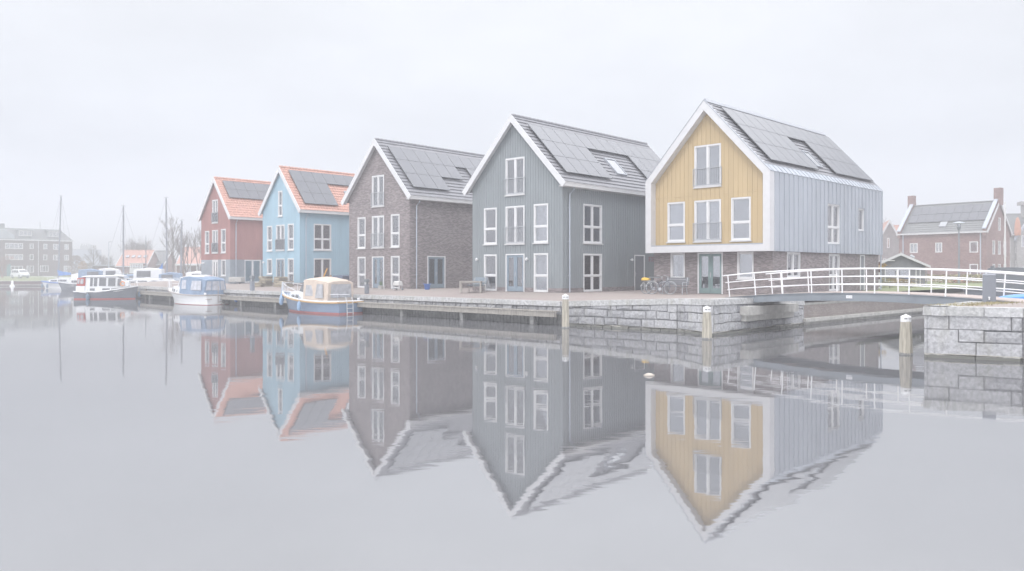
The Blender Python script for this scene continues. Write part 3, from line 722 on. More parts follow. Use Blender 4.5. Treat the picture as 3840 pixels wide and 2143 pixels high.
random.seed(11)
def frame2(A, B):
    """u along A->B, d outward to the right of travel, z up"""
    A = Vector((A[0], A[1], 0)); B = Vector((B[0], B[1], 0)); e = (B-A); L = e.length; e.normalize(); o = Vector((e.y, -e.x, 0))
    return L, (lambda u, z, d: tuple(A + e*u + o*d + Vector((0,0,z))))
um_ = lambda a, b: (a+b)/2
def granite(mb, A, B, za, zb_, courses, jit=.05, light_lo=0, light_hi=0, proud=.0, lo=.5, hi=1.15, bot=-.3):
    L, tf = frame2(A, B); mb.tf = tf; zt = lambda u: za + (zb_-za)*u/L - .255
    mb.tint = .05; mb.face([(0,bot,-.09),(L,bot,-.09),(L,zt(L),-.09),(0,zt(0),-.09)])
    z = bot
    for ci, h in enumerate(courses + [None]):
        u = -random.uniform(0, .4)
        while u < L:
            w = random.uniform(lo, hi) * random.choice((.6,1,1,1.25)); a, b = max(u, 0), min(u+w, L); u += w
            if b-a < .06: continue
            j = .012
            wob = lambda q, c: .022*math.sin(q*1.7+c*2.1) + .014*math.sin(q*4.3+c)
            a_, b_ = a+j, b-j; t0 = z + (j if ci else 0) + (wob(um_(a_, b_), ci) if ci else 0)
            if h is None: ta, tb = zt(a_), zt(b_)
            else: ta, tb = z+h-j+wob(a_, ci+1), z+h-j+wob(b_, ci+1)
            ta += random.uniform(-.025, .010) if h else -.01; tb += random.uniform(-.025, .010) if h else -.01
            if min(ta, tb) < t0+.03: continue
            hewn = (a < light_lo) or (b > L-light_hi)
            mb.tint = random.uniform(.7, 1) if hewn else random.choice((random.uniform(0,.3), random.uniform(0,.3), random.uniform(.1,.5), random.uniform(.4,.8)))
            p = proud + (.005 if hewn else random.uniform(.0, jit)); c = .012 if hewn else random.uniform(.025, .05)
            um, zm = (a_+b_)/2, (t0+ta)/2
            # rough dressed face: bevelled edge and a knobbly centre
            fr_ = [(a_,t0,-.08),(b_,t0,-.08),(b_,tb,-.08),(a_,ta,-.08)]
            md = [(a_,t0,p-c),(b_,t0,p-c),(b_,tb,p-c),(a_,ta,p-c)]
            q = [(a_+c,t0+c,p),(b_-c,t0+c,p),(b_-c,tb-c,p),(a_+c,ta-c,p)]
            I = [[mb.p(v) for v in r] for r in (fr_, md, q)]
            for r in range(2):
                for k in range(4): mb.idx((I[r][k], I[r][(k+1)%4], I[r+1][(k+1)%4], I[r+1][k]))
            if hewn: mb.idx(I[2])
            else:                                     # rock face: a small knobbly grid
                gx, gz = max(2, int((b_-a_)/.16)), max(2, int((ta-t0)/.13)); G = []
                for iz in range(gz+1):
                    row = []
                    for ix in range(gx+1):
                        fx, fz = ix/gx, iz/gz
                        if ix in (0, gx) and iz in (0, gz): row.append(I[2][(0 if ix == 0 else 1) if iz == 0 else (3 if ix == 0 else 2)]); continue
                        edge = ix in (0, gx) or iz in (0, gz)
                        x = (q[0][0]*(1-fz)+q[3][0]*fz)*(1-fx)+(q[1][0]*(1-fz)+q[2][0]*fz)*fx; zz = (q[0][1]*(1-fx)+q[1][1]*fx)*(1-fz)+(q[3][1]*(1-fx)+q[2][1]*fx)*fz
                        row.append(mb.p((x, zz, p + (random.uniform(-.004,.004) if edge else random.uniform(.0,.055)))))
                    G.append(row)
                for iz in range(gz):
                    for ix in range(gx): mb.idx((G[iz][ix], G[iz][ix+1], G[iz+1][ix+1], G[iz+1][ix]))
        if h: z += h
def coping(mb, A, B, za, zb_, depth=.5, h=.2, over=.05, lo=.7, hi=1.5):
    L, tf = frame2(A, B); mb.tf = tf; u = 0
    while u < L:
        w = random.uniform(lo, hi); b = min(u+w, L)
        if L-b < .3: b = L
        f = lambda q: za + (zb_-za)*q/L
        mb.tint = random.uniform(.2, .95); j = .007; p = over + random.uniform(-.008,.008)
        lo_ = [(u+j,f(u)-h,-depth),(b-j,f(b)-h,-depth),(b-j,f(b)-h,p),(u+j,f(u)-h,p)]
        hi_ = [(u+j,f(u)+.012,-depth),(b-j,f(b)+.012,-depth),(b-j,f(b)+.012,p-.02),(u+j,f(u)+.012,p-.02)]
        mb.hexa(lo_, hi_); u = b
# granite corner at the bridge (travel so that the water lies to the right)
qw = MB(); cp = MB()
SEG = [((2.5,39.9),(7.54,35.85),1.21,1.503,0,.6),((7.54,35.85),(8.6,33.7),1.503,1.55,0,1.1),((8.6,33.7),(10.75,35.85),1.55,1.533,1.3,0),((10.75,35.85),(14.95,40.15),1.533,1.267,0,.4)]
for A, B, a, b, ll, lh in SEG:
    granite(qw, A, B, a, b, [.42,.39,.39] if A[0] < 10 else [.42,.36,.36], light_lo=ll, light_hi=lh, lo=.5, hi=1.2)
    coping(cp, A, B, a, b, depth=.62, h=.25)
# grey dressed pier stone ends
qo = tag(qw.build('granite_quay_wall', STONE, tint=True), 'rough granite block quay wall turning the corner in front of the ochre house', 'quay wall')
cp.build('coping', COPING, qo, tint=True)
# long low quay with timber fender walkway
qt = MB(); ct = MB(); fb = MB(); back = MB(); piles = []
for (A, B) in zip(OUT[:5], OUT[1:6]):   # the straight stretch up to the granite corner
    L, tf = frame2(A, B)
    granite(qt, A, B, A[2], B[2], [], bot=.55, lo=.35, hi=.85); coping(ct, A, B, A[2], B[2], depth=.6, h=.24, over=.11)
    back.tf = tf; back.box(0, L, -.5, .55, -.30, -.22)
    for q in range(int(L/.25)): back.box(q*.25+.01, q*.25+.23, -.5, .53, -.22, -.17)
    u = 0
    fb.tf = tf
    while u < L:
        e = min(u+5.2, L); fb.box(u+.006, e-.006, .44, .705, .36, .56); fb.box(u+.004, e-.004, .706, .745, .05, .62); u = e
    u = .8
    while u < L: back.box(u, u+.24, -.5, .499, .18, .42); u += 5.2
o = tag(qt.build('timber_fendered_quay_wall', STONE, tint=True), 'long low quay wall with pale coping and a grey timber fender beam along it', 'quay wall')
ct.build('coping', COPING, o, tint=True); fb.build('fender_beam', TIMBER, o); back.build('sheet_piling', DTIMBER, o)
# old brick retaining wall of the side canal, with its concrete ledge
bw_ = MB(); lg = MB()
for A, B in (((14.7,40.2),(27.2,51.85)),((27.2,51.85),(39.3,63.6)),((39.3,63.6),(76,99))):
    L, tf = frame2(A, B); bw_.tf = tf; lg.tf = tf
    bw_.box(0, L, -.4, 1.0, -.4, .0); lg.box(0, L, .165, .33, .0, .38); lg.box(0, L, 1.0, 1.13, -.4, .05); lg.box(0, L, -.4, .164, .0, .2)
o = tag(bw_.build('brick_canal_wall', BRICK_OLD), 'weathered brick canal wall with a pale ledge, seen under the footbridge', 'retaining wall')
lg.build('ledge', CONC, o)
# right-hand quay
rq = MB(); rc = MB()
granite(rq, (13.38,25.46), (15.77,24.2), 1.638, 1.638, [.42,.40,.40], light_lo=1.5, lo=.7, hi=1.5, jit=.07)
granite(rq, (15.77,24.2), (33,15.2), 1.638, 1.638, [.42,.40,.40], lo=.75, hi=1.8, jit=.07)
granite(rq, (45.6,59.5), (13.38,25.46), 1.638, 1.638, [.42,.40,.40], light_hi=1.3, lo=.75, hi=1.6)
coping(rc, (13.38,25.46), (15.77,24.2), 1.638, 1.638, depth=.62, h=.27, lo=1.1, hi=1.8); coping(rc, (15.77,24.2), (33,15.2), 1.638, 1.638, depth=.62, h=.27); coping(rc, (45.6,59.5), (13.38,25.46), 1.638, 1.638, depth=.62, h=.27)
o = tag(rq.build('granite_quay_wall', STONE, tint=True), 'granite block quay wall at the right edge, below the dark cabinet', 'quay wall')
rc.build('coping', COPING, o, tint=True)
MARK = {o.name for o in sc.objects}
# ------------------------------------------------------------------ footbridge
BP = Vector((13.27, 24.0, 0)); BD = Vector((-.695, .719, 0)); BN = Vector((.719, .695, 0))
def arch(k): return 1.49 - .0098*(k-2.3)**2
def BT(k, z, d): return tuple(BP + BD*k + BN*d + Vector((0,0,z)))       # k along (0 at the right bank), d across
GIRD = paint('blue_grey_steel', (.22,.245,.275), .5, .12, 1.5, spec=.5)
RAILW = paint('white_railing', (.80,.80,.82), .4, .03, 4)
br = thing('footbridge', 'arched steel footbridge with white tube railings over the side canal', 'footbridge', tuple(BP))
org = Vector(BP)
bt = lambda k, z, d: tuple(Vector(BT(k, z, d)) - org)
K0, K1 = -3.4, 8.3
ks = [K0 + (K1-K0)*i/36 for i in range(37)]
dk = MB()
for i, (a, b) in enumerate(zip(ks[:-1], ks[1:])):
    for j in range(8):
        d0, d1 = .02+1.96*j/8+.004, .02+1.96*(j+1)/8-.004
        dk.hexa([bt(a,arch(a)-.05,d0),bt(b,arch(b)-.05,d0),bt(b,arch(b)-.05,d1),bt(a,arch(a)-.05,d1)], [bt(a,arch(a),d0),bt(b,arch(b),d0),bt(b,arch(b),d1),bt(a,arch(a),d1)])
dk.build('deck', paint('pale_deck_boards', (.42,.36,.335), .8, .18, 3), br)
for d0 in (-.08, 1.98):
    g = MB()
    for a, b in zip(ks[:-1], ks[1:]):
        for (x0, x1, za, zb_) in ((d0, d0+.1, -.035, -.02), (d0+.04, d0+.055, -.27, -.035), (d0-.01, d0+.11, -.285, -.27)):
            g.hexa([bt(a,arch(a)+za,x0),bt(b,arch(b)+za,x0),bt(b,arch(b)+za,x1),bt(a,arch(a)+za,x1)], [bt(a,arch(a)+zb_,x0),bt(b,arch(b)+zb_,x0),bt(b,arch(b)+zb_,x1),bt(a,arch(a)+zb_,x1)])
    g.build('girder', GIRD, br)
def rail(d, ka, kb, posts):
    r = MB()
    def pt(k, h):       # rails follow the arch, posts stand square to it
        sl = -.0196*(k-2.3); n = math.hypot(1, sl)
        return bt(k - sl/n*h, arch(k) + h/n, d)
    for h, rad, e0, e1 in ((.79,.024,.0,.18), (.53,.018,.0,.08), (.26,.018,.0,.02)):
        n = 40
        r.tube([pt(ka + (kb+e1-ka)*i/n, h) for i in range(n+1)], rad, 8)
    o = r.build('railing', RAILW, br, smooth=True)
    for k in posts:
        p = MB(); a, b = Vector(pt(k, -.03)), Vector(pt(k, .78))
        t = (BD*.019); w = BN*.009
        p.hexa([a-t-w, a+t-w, a+t+w, a-t+w], [b-t*.9-w, b+t*.9-w, b+t*.9+w, b-t*.9+w])
        p.build('post', RAILW, o)
rail(-.02, -3.4, 7.42, [1.054*i for i in range(-3, 8)])
rail(2.0, -3.4, 6.75, [1.054*i for i in range(-3, 7)] + [6.72])
sg = MB(lambda k, z, d: bt(k, z, d)); kc = 2.92
sg.box(kc-.10, kc+.10, arch(kc)-.20, arch(kc)-.10, -.052, -.044)
so = sg.build('number_plate', RAILW, br)
lt = MB(lambda k, z, d: bt(k, z, d))                     # worn figures on the plate
for i in range(4):
    x = kc + .07 - i*.045; z = arch(kc)-.155
    lt.box(x-.014, x-.008, z-.02, z+.028, -.0545, -.053); lt.box(x-.014, x+.012, z+.0, z+.006, -.0545, -.053)
    if i % 2: lt.box(x+.006, x+.012, z-.02, z+.028, -.0545, -.053)
lt.build('lettering', GREYT, so)
# abutment bearing shelves under both ends
ab = MB(); L, tf = frame2((8.1,27.9),(10.9,30.75)); ab.tf = tf
ab.box(0, L, .62, .93, .0, .35); ab.box(.1, L-.1, .40, .62, .0, .2)
tag(ab.build('bridge_abutment', CONC), 'mossy concrete bearing shelf under the left end of the footbridge', 'abutment')

# ------------------------------------------------------------------ mooring posts
POSTW = paint('bleached_oak_post', (.40,.37,.31), .85, .3, 5, .6, 26, stretch=(4,4,.35))
def post(x, y, top, r0, r1, lab):
    t = thing('mooring_post', lab, 'mooring post', (x, y, 0), 0, 'white-capped mooring posts')
    p = MB(); n = 14; rings = []
    random.seed(int(x*100))
    ph = [random.uniform(.93, 1.05) for _ in range(n)]
    for i in range(9):
        z = -.6 + (top-.17+.6)*i/8; r = r0 + (r1-r0)*max(0, (z)/(top))**2
        rings.append([(r*ph[j]*math.cos(2*math.pi*j/n), r*ph[j]*math.sin(2*math.pi*j/n), z) for j in range(n)])
    p.loft(rings); p.build('shaft', POSTW, t)
    w = MB(); w.lathe([(r0*.995,-.6),(r0*1.04,-.02),(r0*1.03,.035),(r0*.99,.05)], (0,0,0), 16); w.build('wet_foot', DTIMBER, t)
    c = MB(); c.lathe([(r1+.016,top-.19),(r1+.018,top-.055),(r1+.006,top-.04),(.03,top-.005),(.016,top+.01),(.016,top+.02)], (0,0,0), 18)
    co = c.build('cap', FRAMEW, t)
    m = MB()
    for a0 in range(-6, 7):                           # small worn black characters round the cap
        if a0 in (-1, 0, 3): continue
        a = R(-90 + a0*6.5) ; rr = r1+.0185
        e = (math.cos(a), math.sin(a)); q = (-e[1]*.007, e[0]*.007); z = top-.105; hgt = .03 if a0 % 2 else .022
        m.face([(e[0]*rr-q[0], e[1]*rr-q[1], z-.012), (e[0]*rr+q[0], e[1]*rr+q[1], z-.012), (e[0]*rr+q[0], e[1]*rr+q[1], z-.012+hgt), (e[0]*rr-q[0], e[1]*rr-q[1], z-.012+hgt)])
    m.build('lettering', SIGNBLK, co)
    return t
post(2.06, 30.2, 1.29, .15, .115, 'white-capped wooden mooring post at the end of the long fender beam')
post(6.30, 25.35, 1.06, .155, .108, 'white-capped wooden mooring post in front of the granite quay corner')
post(10.42, 20.75, 1.055, .158, .113, 'white-capped wooden mooring post beside the right-hand granite quay')
# dark square pile in the fender beam, far left
pl = MB(); pl.box(-.16, .16, -.14, .14, -.5, .98); tag(pl.build('timber_pile', TIMBER, loc=(at(556,60.3)-.1, 60.3, 0), rz=R(-44)), 'square grey timber pile rising through the quay edge behind the white cabin boat', 'pile')

# ------------------------------------------------------------------ street furniture
CAB = paint('anthracite_cabinet', (.23,.245,.28), .4, .05, 2, spec=.5)
t = thing('utility_cabinet', 'tall anthracite metal cabinet with a small white tap, on the right quay by the bridge', 'cabinet', (13.90, 22.85, 1.293), R(-30))
c = MB(); c.box(-.165,.165,-.14,.14,.0,.76); c.prism([(-.165,-.14,.76),(-.165,.14,.76),(-.165,.14,.80),(-.165,.02,.835),(-.165,-.09,.835),(-.165,-.14,.80)], (.33,0,0)); c.build('body', CAB, t, bevel=.012)
c = MB(); c.box(-.175,.175,-.15,.15,-.02,.025); c.build('plinth', DARKM, t)
c = MB(); c.box(.166,.170,-.12,.12,.06,.74); c.box(.170,.176,-.1,.1,.56,.575); c.box(.170,.176,-.1,.1,.50,.515); c.build('door', CAB, t)
c = MB(); c.tube([(0,-.14,.12),(0,-.19,.12),(0,-.20,.075)], .02, 7); c.lathe([(.022,0),(.03,.02),(.02,.04)], (0,-.165,.125), 8); c.build('tap', FRAMEW, t)
gt = MB(); random.seed(3)                                # dry grass tufts on the paving
for _ in range(1500):
    a = random.random(); x0, y0 = 11.15+ (14.2-11.15)*a, 20.6 + (22.9-20.6)*a
    x = x0 + random.gauss(.1,.30)+.1; y = y0 + random.gauss(-.05,.22)-.05; hgt = random.uniform(.01,.05) * (1.6 if random.random() < .1 else 1); an = random.uniform(0, 6.28); w = .012
    gt.face([(x-w*math.cos(an), y-w*math.sin(an), 1.293), (x+w*math.cos(an), y+w*math.sin(an), 1.293), (x+random.gauss(0,.02), y+random.gauss(0,.02), 1.293+hgt)])
tag(gt.build('dry_grass', paint('dry_grass', (.34,.30,.18), .95, .3, 8), norm=False), kind='stuff')

survey_done(MARK)

def pedestal(loc, lab, h=.97):
    t = thing('power_pedestal', lab, 'power pedestal', loc, R(-43), 'quayside power pedestals')
    b = MB(); b.box(-.12,.12,-.11,.11,0,h*.62); b.build('body', CAB, t, bevel=.012)
    b = MB(); b.box(-.08,.08,-.075,.075,h*.62,h*.80); b.box(-.035,.035,-.078,-.07,h*.64,h*.78); b.build('neck', DARKM, t)
    b = MB(); b.box(-.135,.135,-.125,.125,h*.80,h); b.build('head', DARKM, t, bevel=.015)
    b = MB(); b.box(-.03,.03,-.082,-.0785,h*.64,h*.78); b.build('lamp_panel', FRAMEW, t)
pedestal(gp(1375.5,1102.5), 'dark power pedestal with black head in front of the brown brick house')
pedestal(gp(946,1091), 'dark power pedestal on the quay edge left of the stacked firewood')
b = MB(); b.box(-.065,.065,-.06,.06,0,.72); b.box(-.05,.05,-.066,-.06,.12,.2)
tag(b.build('marker_post', paint('pale_blue_post', (.60,.63,.68), .5, .05), loc=gp(1061,1095), rz=R(-43), bevel=.008), 'short pale blue-white post on the quay edge above the beige boat bow', 'post')

WOODG = paint('grey_garden_wood', (.45,.42,.39), .8, .15, 6)
def table(loc, rz):
    t = thing('garden_table', 'weathered wooden garden table in front of the dark grey house', 'table', loc, rz)
    b = MB(); n = 7
    for i in range(n): b.box(-.68,.68,-.40+.8*i/n+.004,-.40+.8*(i+1)/n-.004,.71,.74)
    b.build('tabletop', WOODG, t)
    b = MB(); b.box(-.62,.62,-.34,-.31,.62,.709); b.box(-.62,.62,.31,.34,.62,.709); b.box(-.65,-.62,-.31,.31,.62,.709); b.box(.62,.65,-.31,.31,.62,.709); b.build('apron', WOODG, t)
    for sx in (-1,1):
        for sy in (-1,1):
            b = MB(); b.box(sx*.63-.035,sx*.63+.035,sy*.33-.035,sy*.33+.035,0,.709); b.build('leg', WOODG, t)
table(gp(1766,1099.5), R(-4))
def bench(loc, rz, lab, mat, legm, L=1.5, group=None):
    t = thing('park_bench', lab, 'bench', loc, rz, group)
    b = MB()
    for i in range(4): b.box(-L/2,L/2,-.30+i*.105,-.21+i*.105,.42,.455)
    b.build('seat', mat, t)
    b = MB()
    for i in range(4):
        z = .52+i*.105; y0 = .16+.03*i; b.hexa([(-L/2,y0,z),(L/2,y0,z),(L/2,y0+.03,z),(-L/2,y0+.03,z)], [(-L/2,y0+.02,z+.09),(L/2,y0+.02,z+.09),(L/2,y0+.05,z+.09),(-L/2,y0+.05,z+.09)])
    b.build('backrest', mat, t)
    for sx in (-1,1):
        x_ = sx*(L/2-.12)
        b = MB(); b.tube([(x_,-.27,0),(x_,-.25,.42)], .026, 6); b.tube([(x_,.22,0),(x_,.15,.42),(x_,.28,.92)], .026, 6); b.tube([(x_,-.27,.405),(x_,.17,.405)], .022, 6); b.build('leg', legm, t)
        b = MB(); b.tube([(x_,-.24,.43),(x_,-.26,.64),(x_,.20,.66)], .022, 6); b.build('armrest', legm, t)
bench(gp(2531,1104.5), R(-44), 'dark slatted park bench against the brick base of the ochre house', paint('dark_bench_slats', (.16,.165,.18), .6, .1, 5), METAL)
bench(gp(1790,1096.5), R(-43), 'low blue-grey garden bench tucked behind the weathered garden table', paint('blue_grey_bench', (.22,.27,.32), .7, .1, 5), WOODG, 1.2)

def bicycle(loc, rz, lab, framec, bag=None):
    t = thing('bicycle', lab, 'bicycle', loc, rz, 'bicycles leaning by the ochre house')
    t.rotation_euler = (R(-7), 0, rz)
    fm = paint('bicycle_paint', framec, .35, .05); r = .34
    for wx in (-.52, .52):
        w = MB(); n = 28
        ring = [(wx+r*math.cos(2*math.pi*i/n), 0, r+r*math.sin(2*math.pi*i/n)) for i in range(n+1)]; w.tube(ring, .018, 6, False)
        wo = w.build('wheel', DARKM, t)
        s = MB(); rim = [(wx+(r-.03)*math.cos(2*math.pi*i/n), 0, r+(r-.03)*math.sin(2*math.pi*i/n)) for i in range(n+1)]; s.tube(rim, .009, 5, False)
        for i in range(14): a = 2*math.pi*i/14; s.tube([(wx,0,r),(wx+(r-.03)*math.cos(a),0,r+(r-.03)*math.sin(a))], .003, 3, False)
        s.build('rim', METAL, wo)
        m = MB(); m.tube([(wx+(r+.035)*math.cos(R(a)), 0, r+(r+.035)*math.sin(R(a))) for a in range(20 if wx > 0 else 35, 175, 15)], .016, 5); m.build('mudguard', METAL if wx > 0 else FRAMEW, t)
    f = MB(); bbk = (-.06,0,.29); hd_ = (.40,0,.80); st = (-.20,0,.78)
    for a, b_ in ((bbk,hd_),(bbk,st),((-.52,0,r),bbk),((-.52,0,r),(-.18,0,.70)),((-.14,0,.55),(.41,0,.72)),(hd_,(.43,0,.70)),((.43,0,.70),(.52,0,r))): f.tube([a,b_], .017, 6)
    f.build('frame', fm, t)
    h = MB(); h.tube([hd_,(.37,0,.98)], .014, 6); h.tube([(.20,.27,1.02),(.33,.22,1.0),(.37,0,.98),(.33,-.22,1.0),(.20,-.27,1.02)], .012, 6); h.build('handlebar', METAL, t)
    s = MB(); s.tube([st,(-.22,0,.90)], .013, 6); s.loft([[(-.36,-.09,.90),(-.36,.09,.90),(-.36,.09,.96),(-.36,-.09,.96)],[(-.2,-.07,.91),(-.2,.07,.91),(-.2,.07,.96),(-.2,-.07,.96)],[(-.06,-.02,.92),(-.06,.02,.92),(-.06,.02,.95),(-.06,-.02,.95)]]); s.build('saddle', DARKM, t)
    k = MB(); k.tube([(-.80,0,.74),(-.28,0,.74)], .012, 5); k.tube([(-.72,.05,.73),(-.52,.05,r)], .008, 5); k.tube([(-.72,-.05,.73),(-.52,-.05,r)], .008, 5); k.box(-.82,-.30,-.06,.06,.735,.75); k.build('luggage_rack', METAL, t)
    c = MB(); c.tube([(-.06,-.02,.29),(-.06,-.02,.29)], .02, 6); c.lathe([(.09,-.01),(.09,.01)], (0,0,0), 14); 
    c.v = [(v[0]-.06, v[2]-.03, v[1]+.29) if i >= 12 else v for i, v in enumerate(c.v)]; c.build('chainring', METAL, t)
    return t
bk = bicycle(gp(2455,1103), R(-36), 'black bicycle with white mudguard and a yellow bag on its rack, at the dark corner', (.07,.07,.08))
bicycle(gp(2478,1104.5), R(-30), 'dark bicycle with bare silver handlebar standing between the yellow-bagged bicycle and the bench', (.10,.10,.13))
b = MB(); b.loft([[(-.80,-.17,.74),(-.80,.17,.74),(-.80,.14,.87),(-.80,-.14,.87)],[(-.62,-.2,.74),(-.62,.2,.74),(-.62,.16,.92),(-.62,-.16,.92)],[(-.36,-.17,.74),(-.36,.17,.74),(-.36,.13,.88),(-.36,-.13,.88)]])
o = b.build('rolled_bag', paint('yellow_cloth', (.68,.44,.08), .8, .15, 8), bevel=.02)
o.location = bk.location; o.rotation_euler = bk.rotation_euler; tag(o, 'yellow and orange rolled bag lying on the rear rack of the black bicycle', 'bag')

t = thing('bucket', 'blue plastic tub beside the double doors of the brown brick house', 'tub', gp(1602,1087))
b = MB(); b.lathe([(.15,0),(.17,.02),(.215,.36),(.235,.37),(.235,.395),(.205,.39),(.16,.05),(.0,.04)], n=18); b.build('tub_body', paint('blue_plastic', (.10,.20,.55), .5, .05), t, smooth=True)
for s in (-1,1):
    b = MB(); b.tube([(s*.22,-.06,.37),(s*.26,-.05,.43),(s*.26,.05,.43),(s*.22,.06,.37)], .012, 5); b.build('handle', paint('blue_handle', (.12,.24,.6), .5, .05), t)
t = thing('barbecue_cart', 'small barbecue on a wheeled stand under a pale cover, by the brown brick house', 'barbecue', gp(1492,1090), R(-30))
b = MB(); b.loft([[(-.24,-.2,.33),(.24,-.2,.33),(.24,.2,.33),(-.24,.2,.33)],[(-.25,-.22,.36),(.25,-.22,.36),(.25,.22,.36),(-.25,.22,.36)],[(-.22,-.2,.58),(.22,-.2,.58),(.22,.2,.58),(-.22,.2,.58)],[(-.18,-.12,.64),(.18,-.12,.64),(.18,.14,.64),(-.18,.14,.64)]]); b.build('cover', paint('pale_canvas', (.62,.61,.60), .8, .08, 6), t)
b = MB()
for sx in (-1,1):
    b.tube([(sx*.2,-.17,.34),(sx*.23,-.19,0)], .018, 5); b.tube([(sx*.2,.17,.34),(sx*.23,.19,0)], .018, 5); b.tube([(sx*.22,-.18,.12),(sx*.22,.18,.12)], .014, 5)
b.box(-.44,-.24,-.17,.17,.10,.16); b.build('stand', METAL, t)
for sx in (-1,1):
    b = MB(); b.tube([(sx*.26-.02,.19,.08),(sx*.26+.02,.19,.08)], .08, 12); b.build('wheel', DARKM, t)
t = thing('planter', 'square grey planter with a small plant by the brown brick house front door', 'planter', gp(1429,1085.5), R(-42))
b = MB(); b.box(-.15,.15,-.15,.15,0,.26); b.box(-.13,.13,-.13,.13,.26,.265); b.build('pot', CONC, t, bevel=.008)
b = MB(); random.seed(5)
for _ in range(120):
    a = random.uniform(0,6.28); q = random.uniform(.02,.15); z = .27+random.random()**1.5*.26; w = .035; dx, dy = random.uniform(-1,1), random.uniform(-1,1)
    b.face([(q*math.cos(a),q*math.sin(a),z),(q*math.cos(a)+w*dx,q*math.sin(a)+w*dy,z+.02),(q*math.cos(a)+w*dx*.6,q*math.sin(a)+w*dy*.6,z+.08),(q*math.cos(a)-.01,q*math.sin(a)+.01,z+.05)])
b.build('leaves', paint('dull_leaves', (.16,.22,.12), .8, .3, 9), t, norm=False)
b = MB(); b.tube([(0,0,0),(0,0,.24),(.1,0,.24)], .03, 7)
tag(b.build('standpipe', FRAMEW, loc=gp(1440,1086)), 'short white elbow pipe standing beside the grey planter', 'pipe')

# ------------------------------------------------------------------ in front of the blue and red houses
LOGM = tintmat('split_firewood', (.22,.20,.175), (.52,.46,.36))
def woodpile(loc, rz, n, rows, lab, hh, spread=0):
    b = MB(); random.seed(n*7+rows)
    for r_ in range(rows):
        z = .03 + r_*hh
        sh = spread*(r_/rows)
        for i in range(n):
            if random.random() < .08: continue
            u = -.6+sh + (1.2-sh)*(i+.5)/n + random.uniform(-.02,.02); a = hh*.55*random.uniform(.8,1.15); d = random.uniform(.26,.34); zz = z + random.uniform(-.012,.012)
            b.tint = random.random()**1.3
            b.tube([(u,-d,zz),(u+random.uniform(-.03,.03),d,zz)], a, 5)
        b.tint = random.uniform(.3,.95)
        for _ in range(3): e = random.uniform(.3,.7); u0 = random.uniform(-.62+sh, .1); b.tube([(u0,-.30-random.random()*.07,z+random.uniform(-.02,.03)),(u0+e,-.34,z+random.uniform(-.02,.03))], hh*.42, 5)
    tag(b.build('firewood_stack', LOGM, loc=loc, rz=rz, tint=True), lab, 'firewood', 'firewood stacks before the blue house')
woodpile(gp(997,1074.5), R(-42), 11, 9, 'tall grey firewood stack under the left window of the blue house', .095)
woodpile(gp(1052,1076), R(-42), 11, 8, 'yellowish firewood stack in front of the blue house door', .105)
woodpile(gp(972,1076), R(-30), 8, 4, 'low slumped heap of firewood at the left foot of the tall grey stack', .09, .6)
woodpile(gp(1073,1077), R(-42), 9, 5, 'dark low firewood stack with a board on top, right of the yellowish one', .10)
t = thing('covered_trailer', 'dark navy tarpaulin-covered trailer between the blue and the brown brick house', 'trailer', gp(1277,1075), R(-36))
b = MB(); b.loft([[(-.66,-.4,.28),(-.66,.4,.28),(-.66,.4,.62),(-.66,-.4,.62)],[(-.5,-.42,.26),(-.5,.42,.26),(-.5,.36,.88),(-.5,-.36,.88)],[(.55,-.42,.26),(.55,.42,.26),(.55,.36,.92),(.55,-.36,.92)],[(.64,-.4,.28),(.64,.4,.28),(.64,.36,.84),(.64,-.36,.84)]]); b.build('tarpaulin', paint('navy_tarpaulin', (.12,.145,.21), .6, .2, 4, .5, 5), t, smooth=False)
for sx in (-.4,.4):
    b = MB(); b.tube([(sx,-.46,.2),(sx,-.34,.2)], .2, 14); b.build('wheel', DARKM, t)
def garden_chair(loc, rz, lab):
    t = thing('garden_chair', lab, 'chair', loc, rz, 'black garden chairs by the blue house')
    m = paint('black_wicker', (.055,.058,.06), .8, .2, 9)
    b = MB(); b.box(-.27,.27,-.26,.24,.33,.43); b.build('seat', m, t, bevel=.02)
    b = MB(); b.hexa([(-.27,.18,.43),(.27,.18,.43),(.27,.26,.43),(-.27,.26,.43)], [(-.25,.30,.86),(.25,.30,.86),(.25,.36,.86),(-.25,.36,.86)]); b.build('backrest', m, t, bevel=.02)
    for s in (-1,1):
        b = MB(); b.box(s*.30-.04,s*.30+.04,-.26,.24,.56,.61); b.build('armrest', m, t)
        for q in (-.22,.2):
            b = MB(); b.box(s*.28-.03,s*.28+.03,q-.03,q+.03,0,.56); b.build('leg', m, t)
garden_chair(gp(1197,1074.5), R(150), 'black wicker garden chair turned to the glass doors of the blue house')
garden_chair(gp(1222,1076), R(200), 'black wicker garden chair nearest the brown post')
RUSTP = paint('reddish_timber_post', (.38,.25,.19), .85, .2, 5)
for px, Y, h, r, lab, m in ((1240,1083,1.02,.085,'thick reddish-brown timber post behind the beige boat roof',RUSTP), (1262,1084,.88,.045,'thin pale post between the reddish post and the small quay table',WOODG)):
    b = MB(); b.tube([(0,0,0),(0,0,h)], r, 8); tag(b.build('timber_post', m, loc=gp(px,Y)), lab, 'post')
t = thing('bar_table', 'small pale standing table at the corner of the brown brick house', 'table', gp(1292,1085), R(-42))
b = MB(); b.box(-.22,.22,-.2,.2,.70,.735); b.build('tabletop', WOODG, t)
for s in (-1,1):
    b = MB(); b.box(s*.17-.025,s*.17+.025,-.04,.04,0,.70); b.build('leg', WOODG, t)
t = thing('crate_trailer', 'whitewashed slatted crate on a low dark trailer beside the red house', 'trailer', gp(888,1065.5), R(-10))
b = MB()
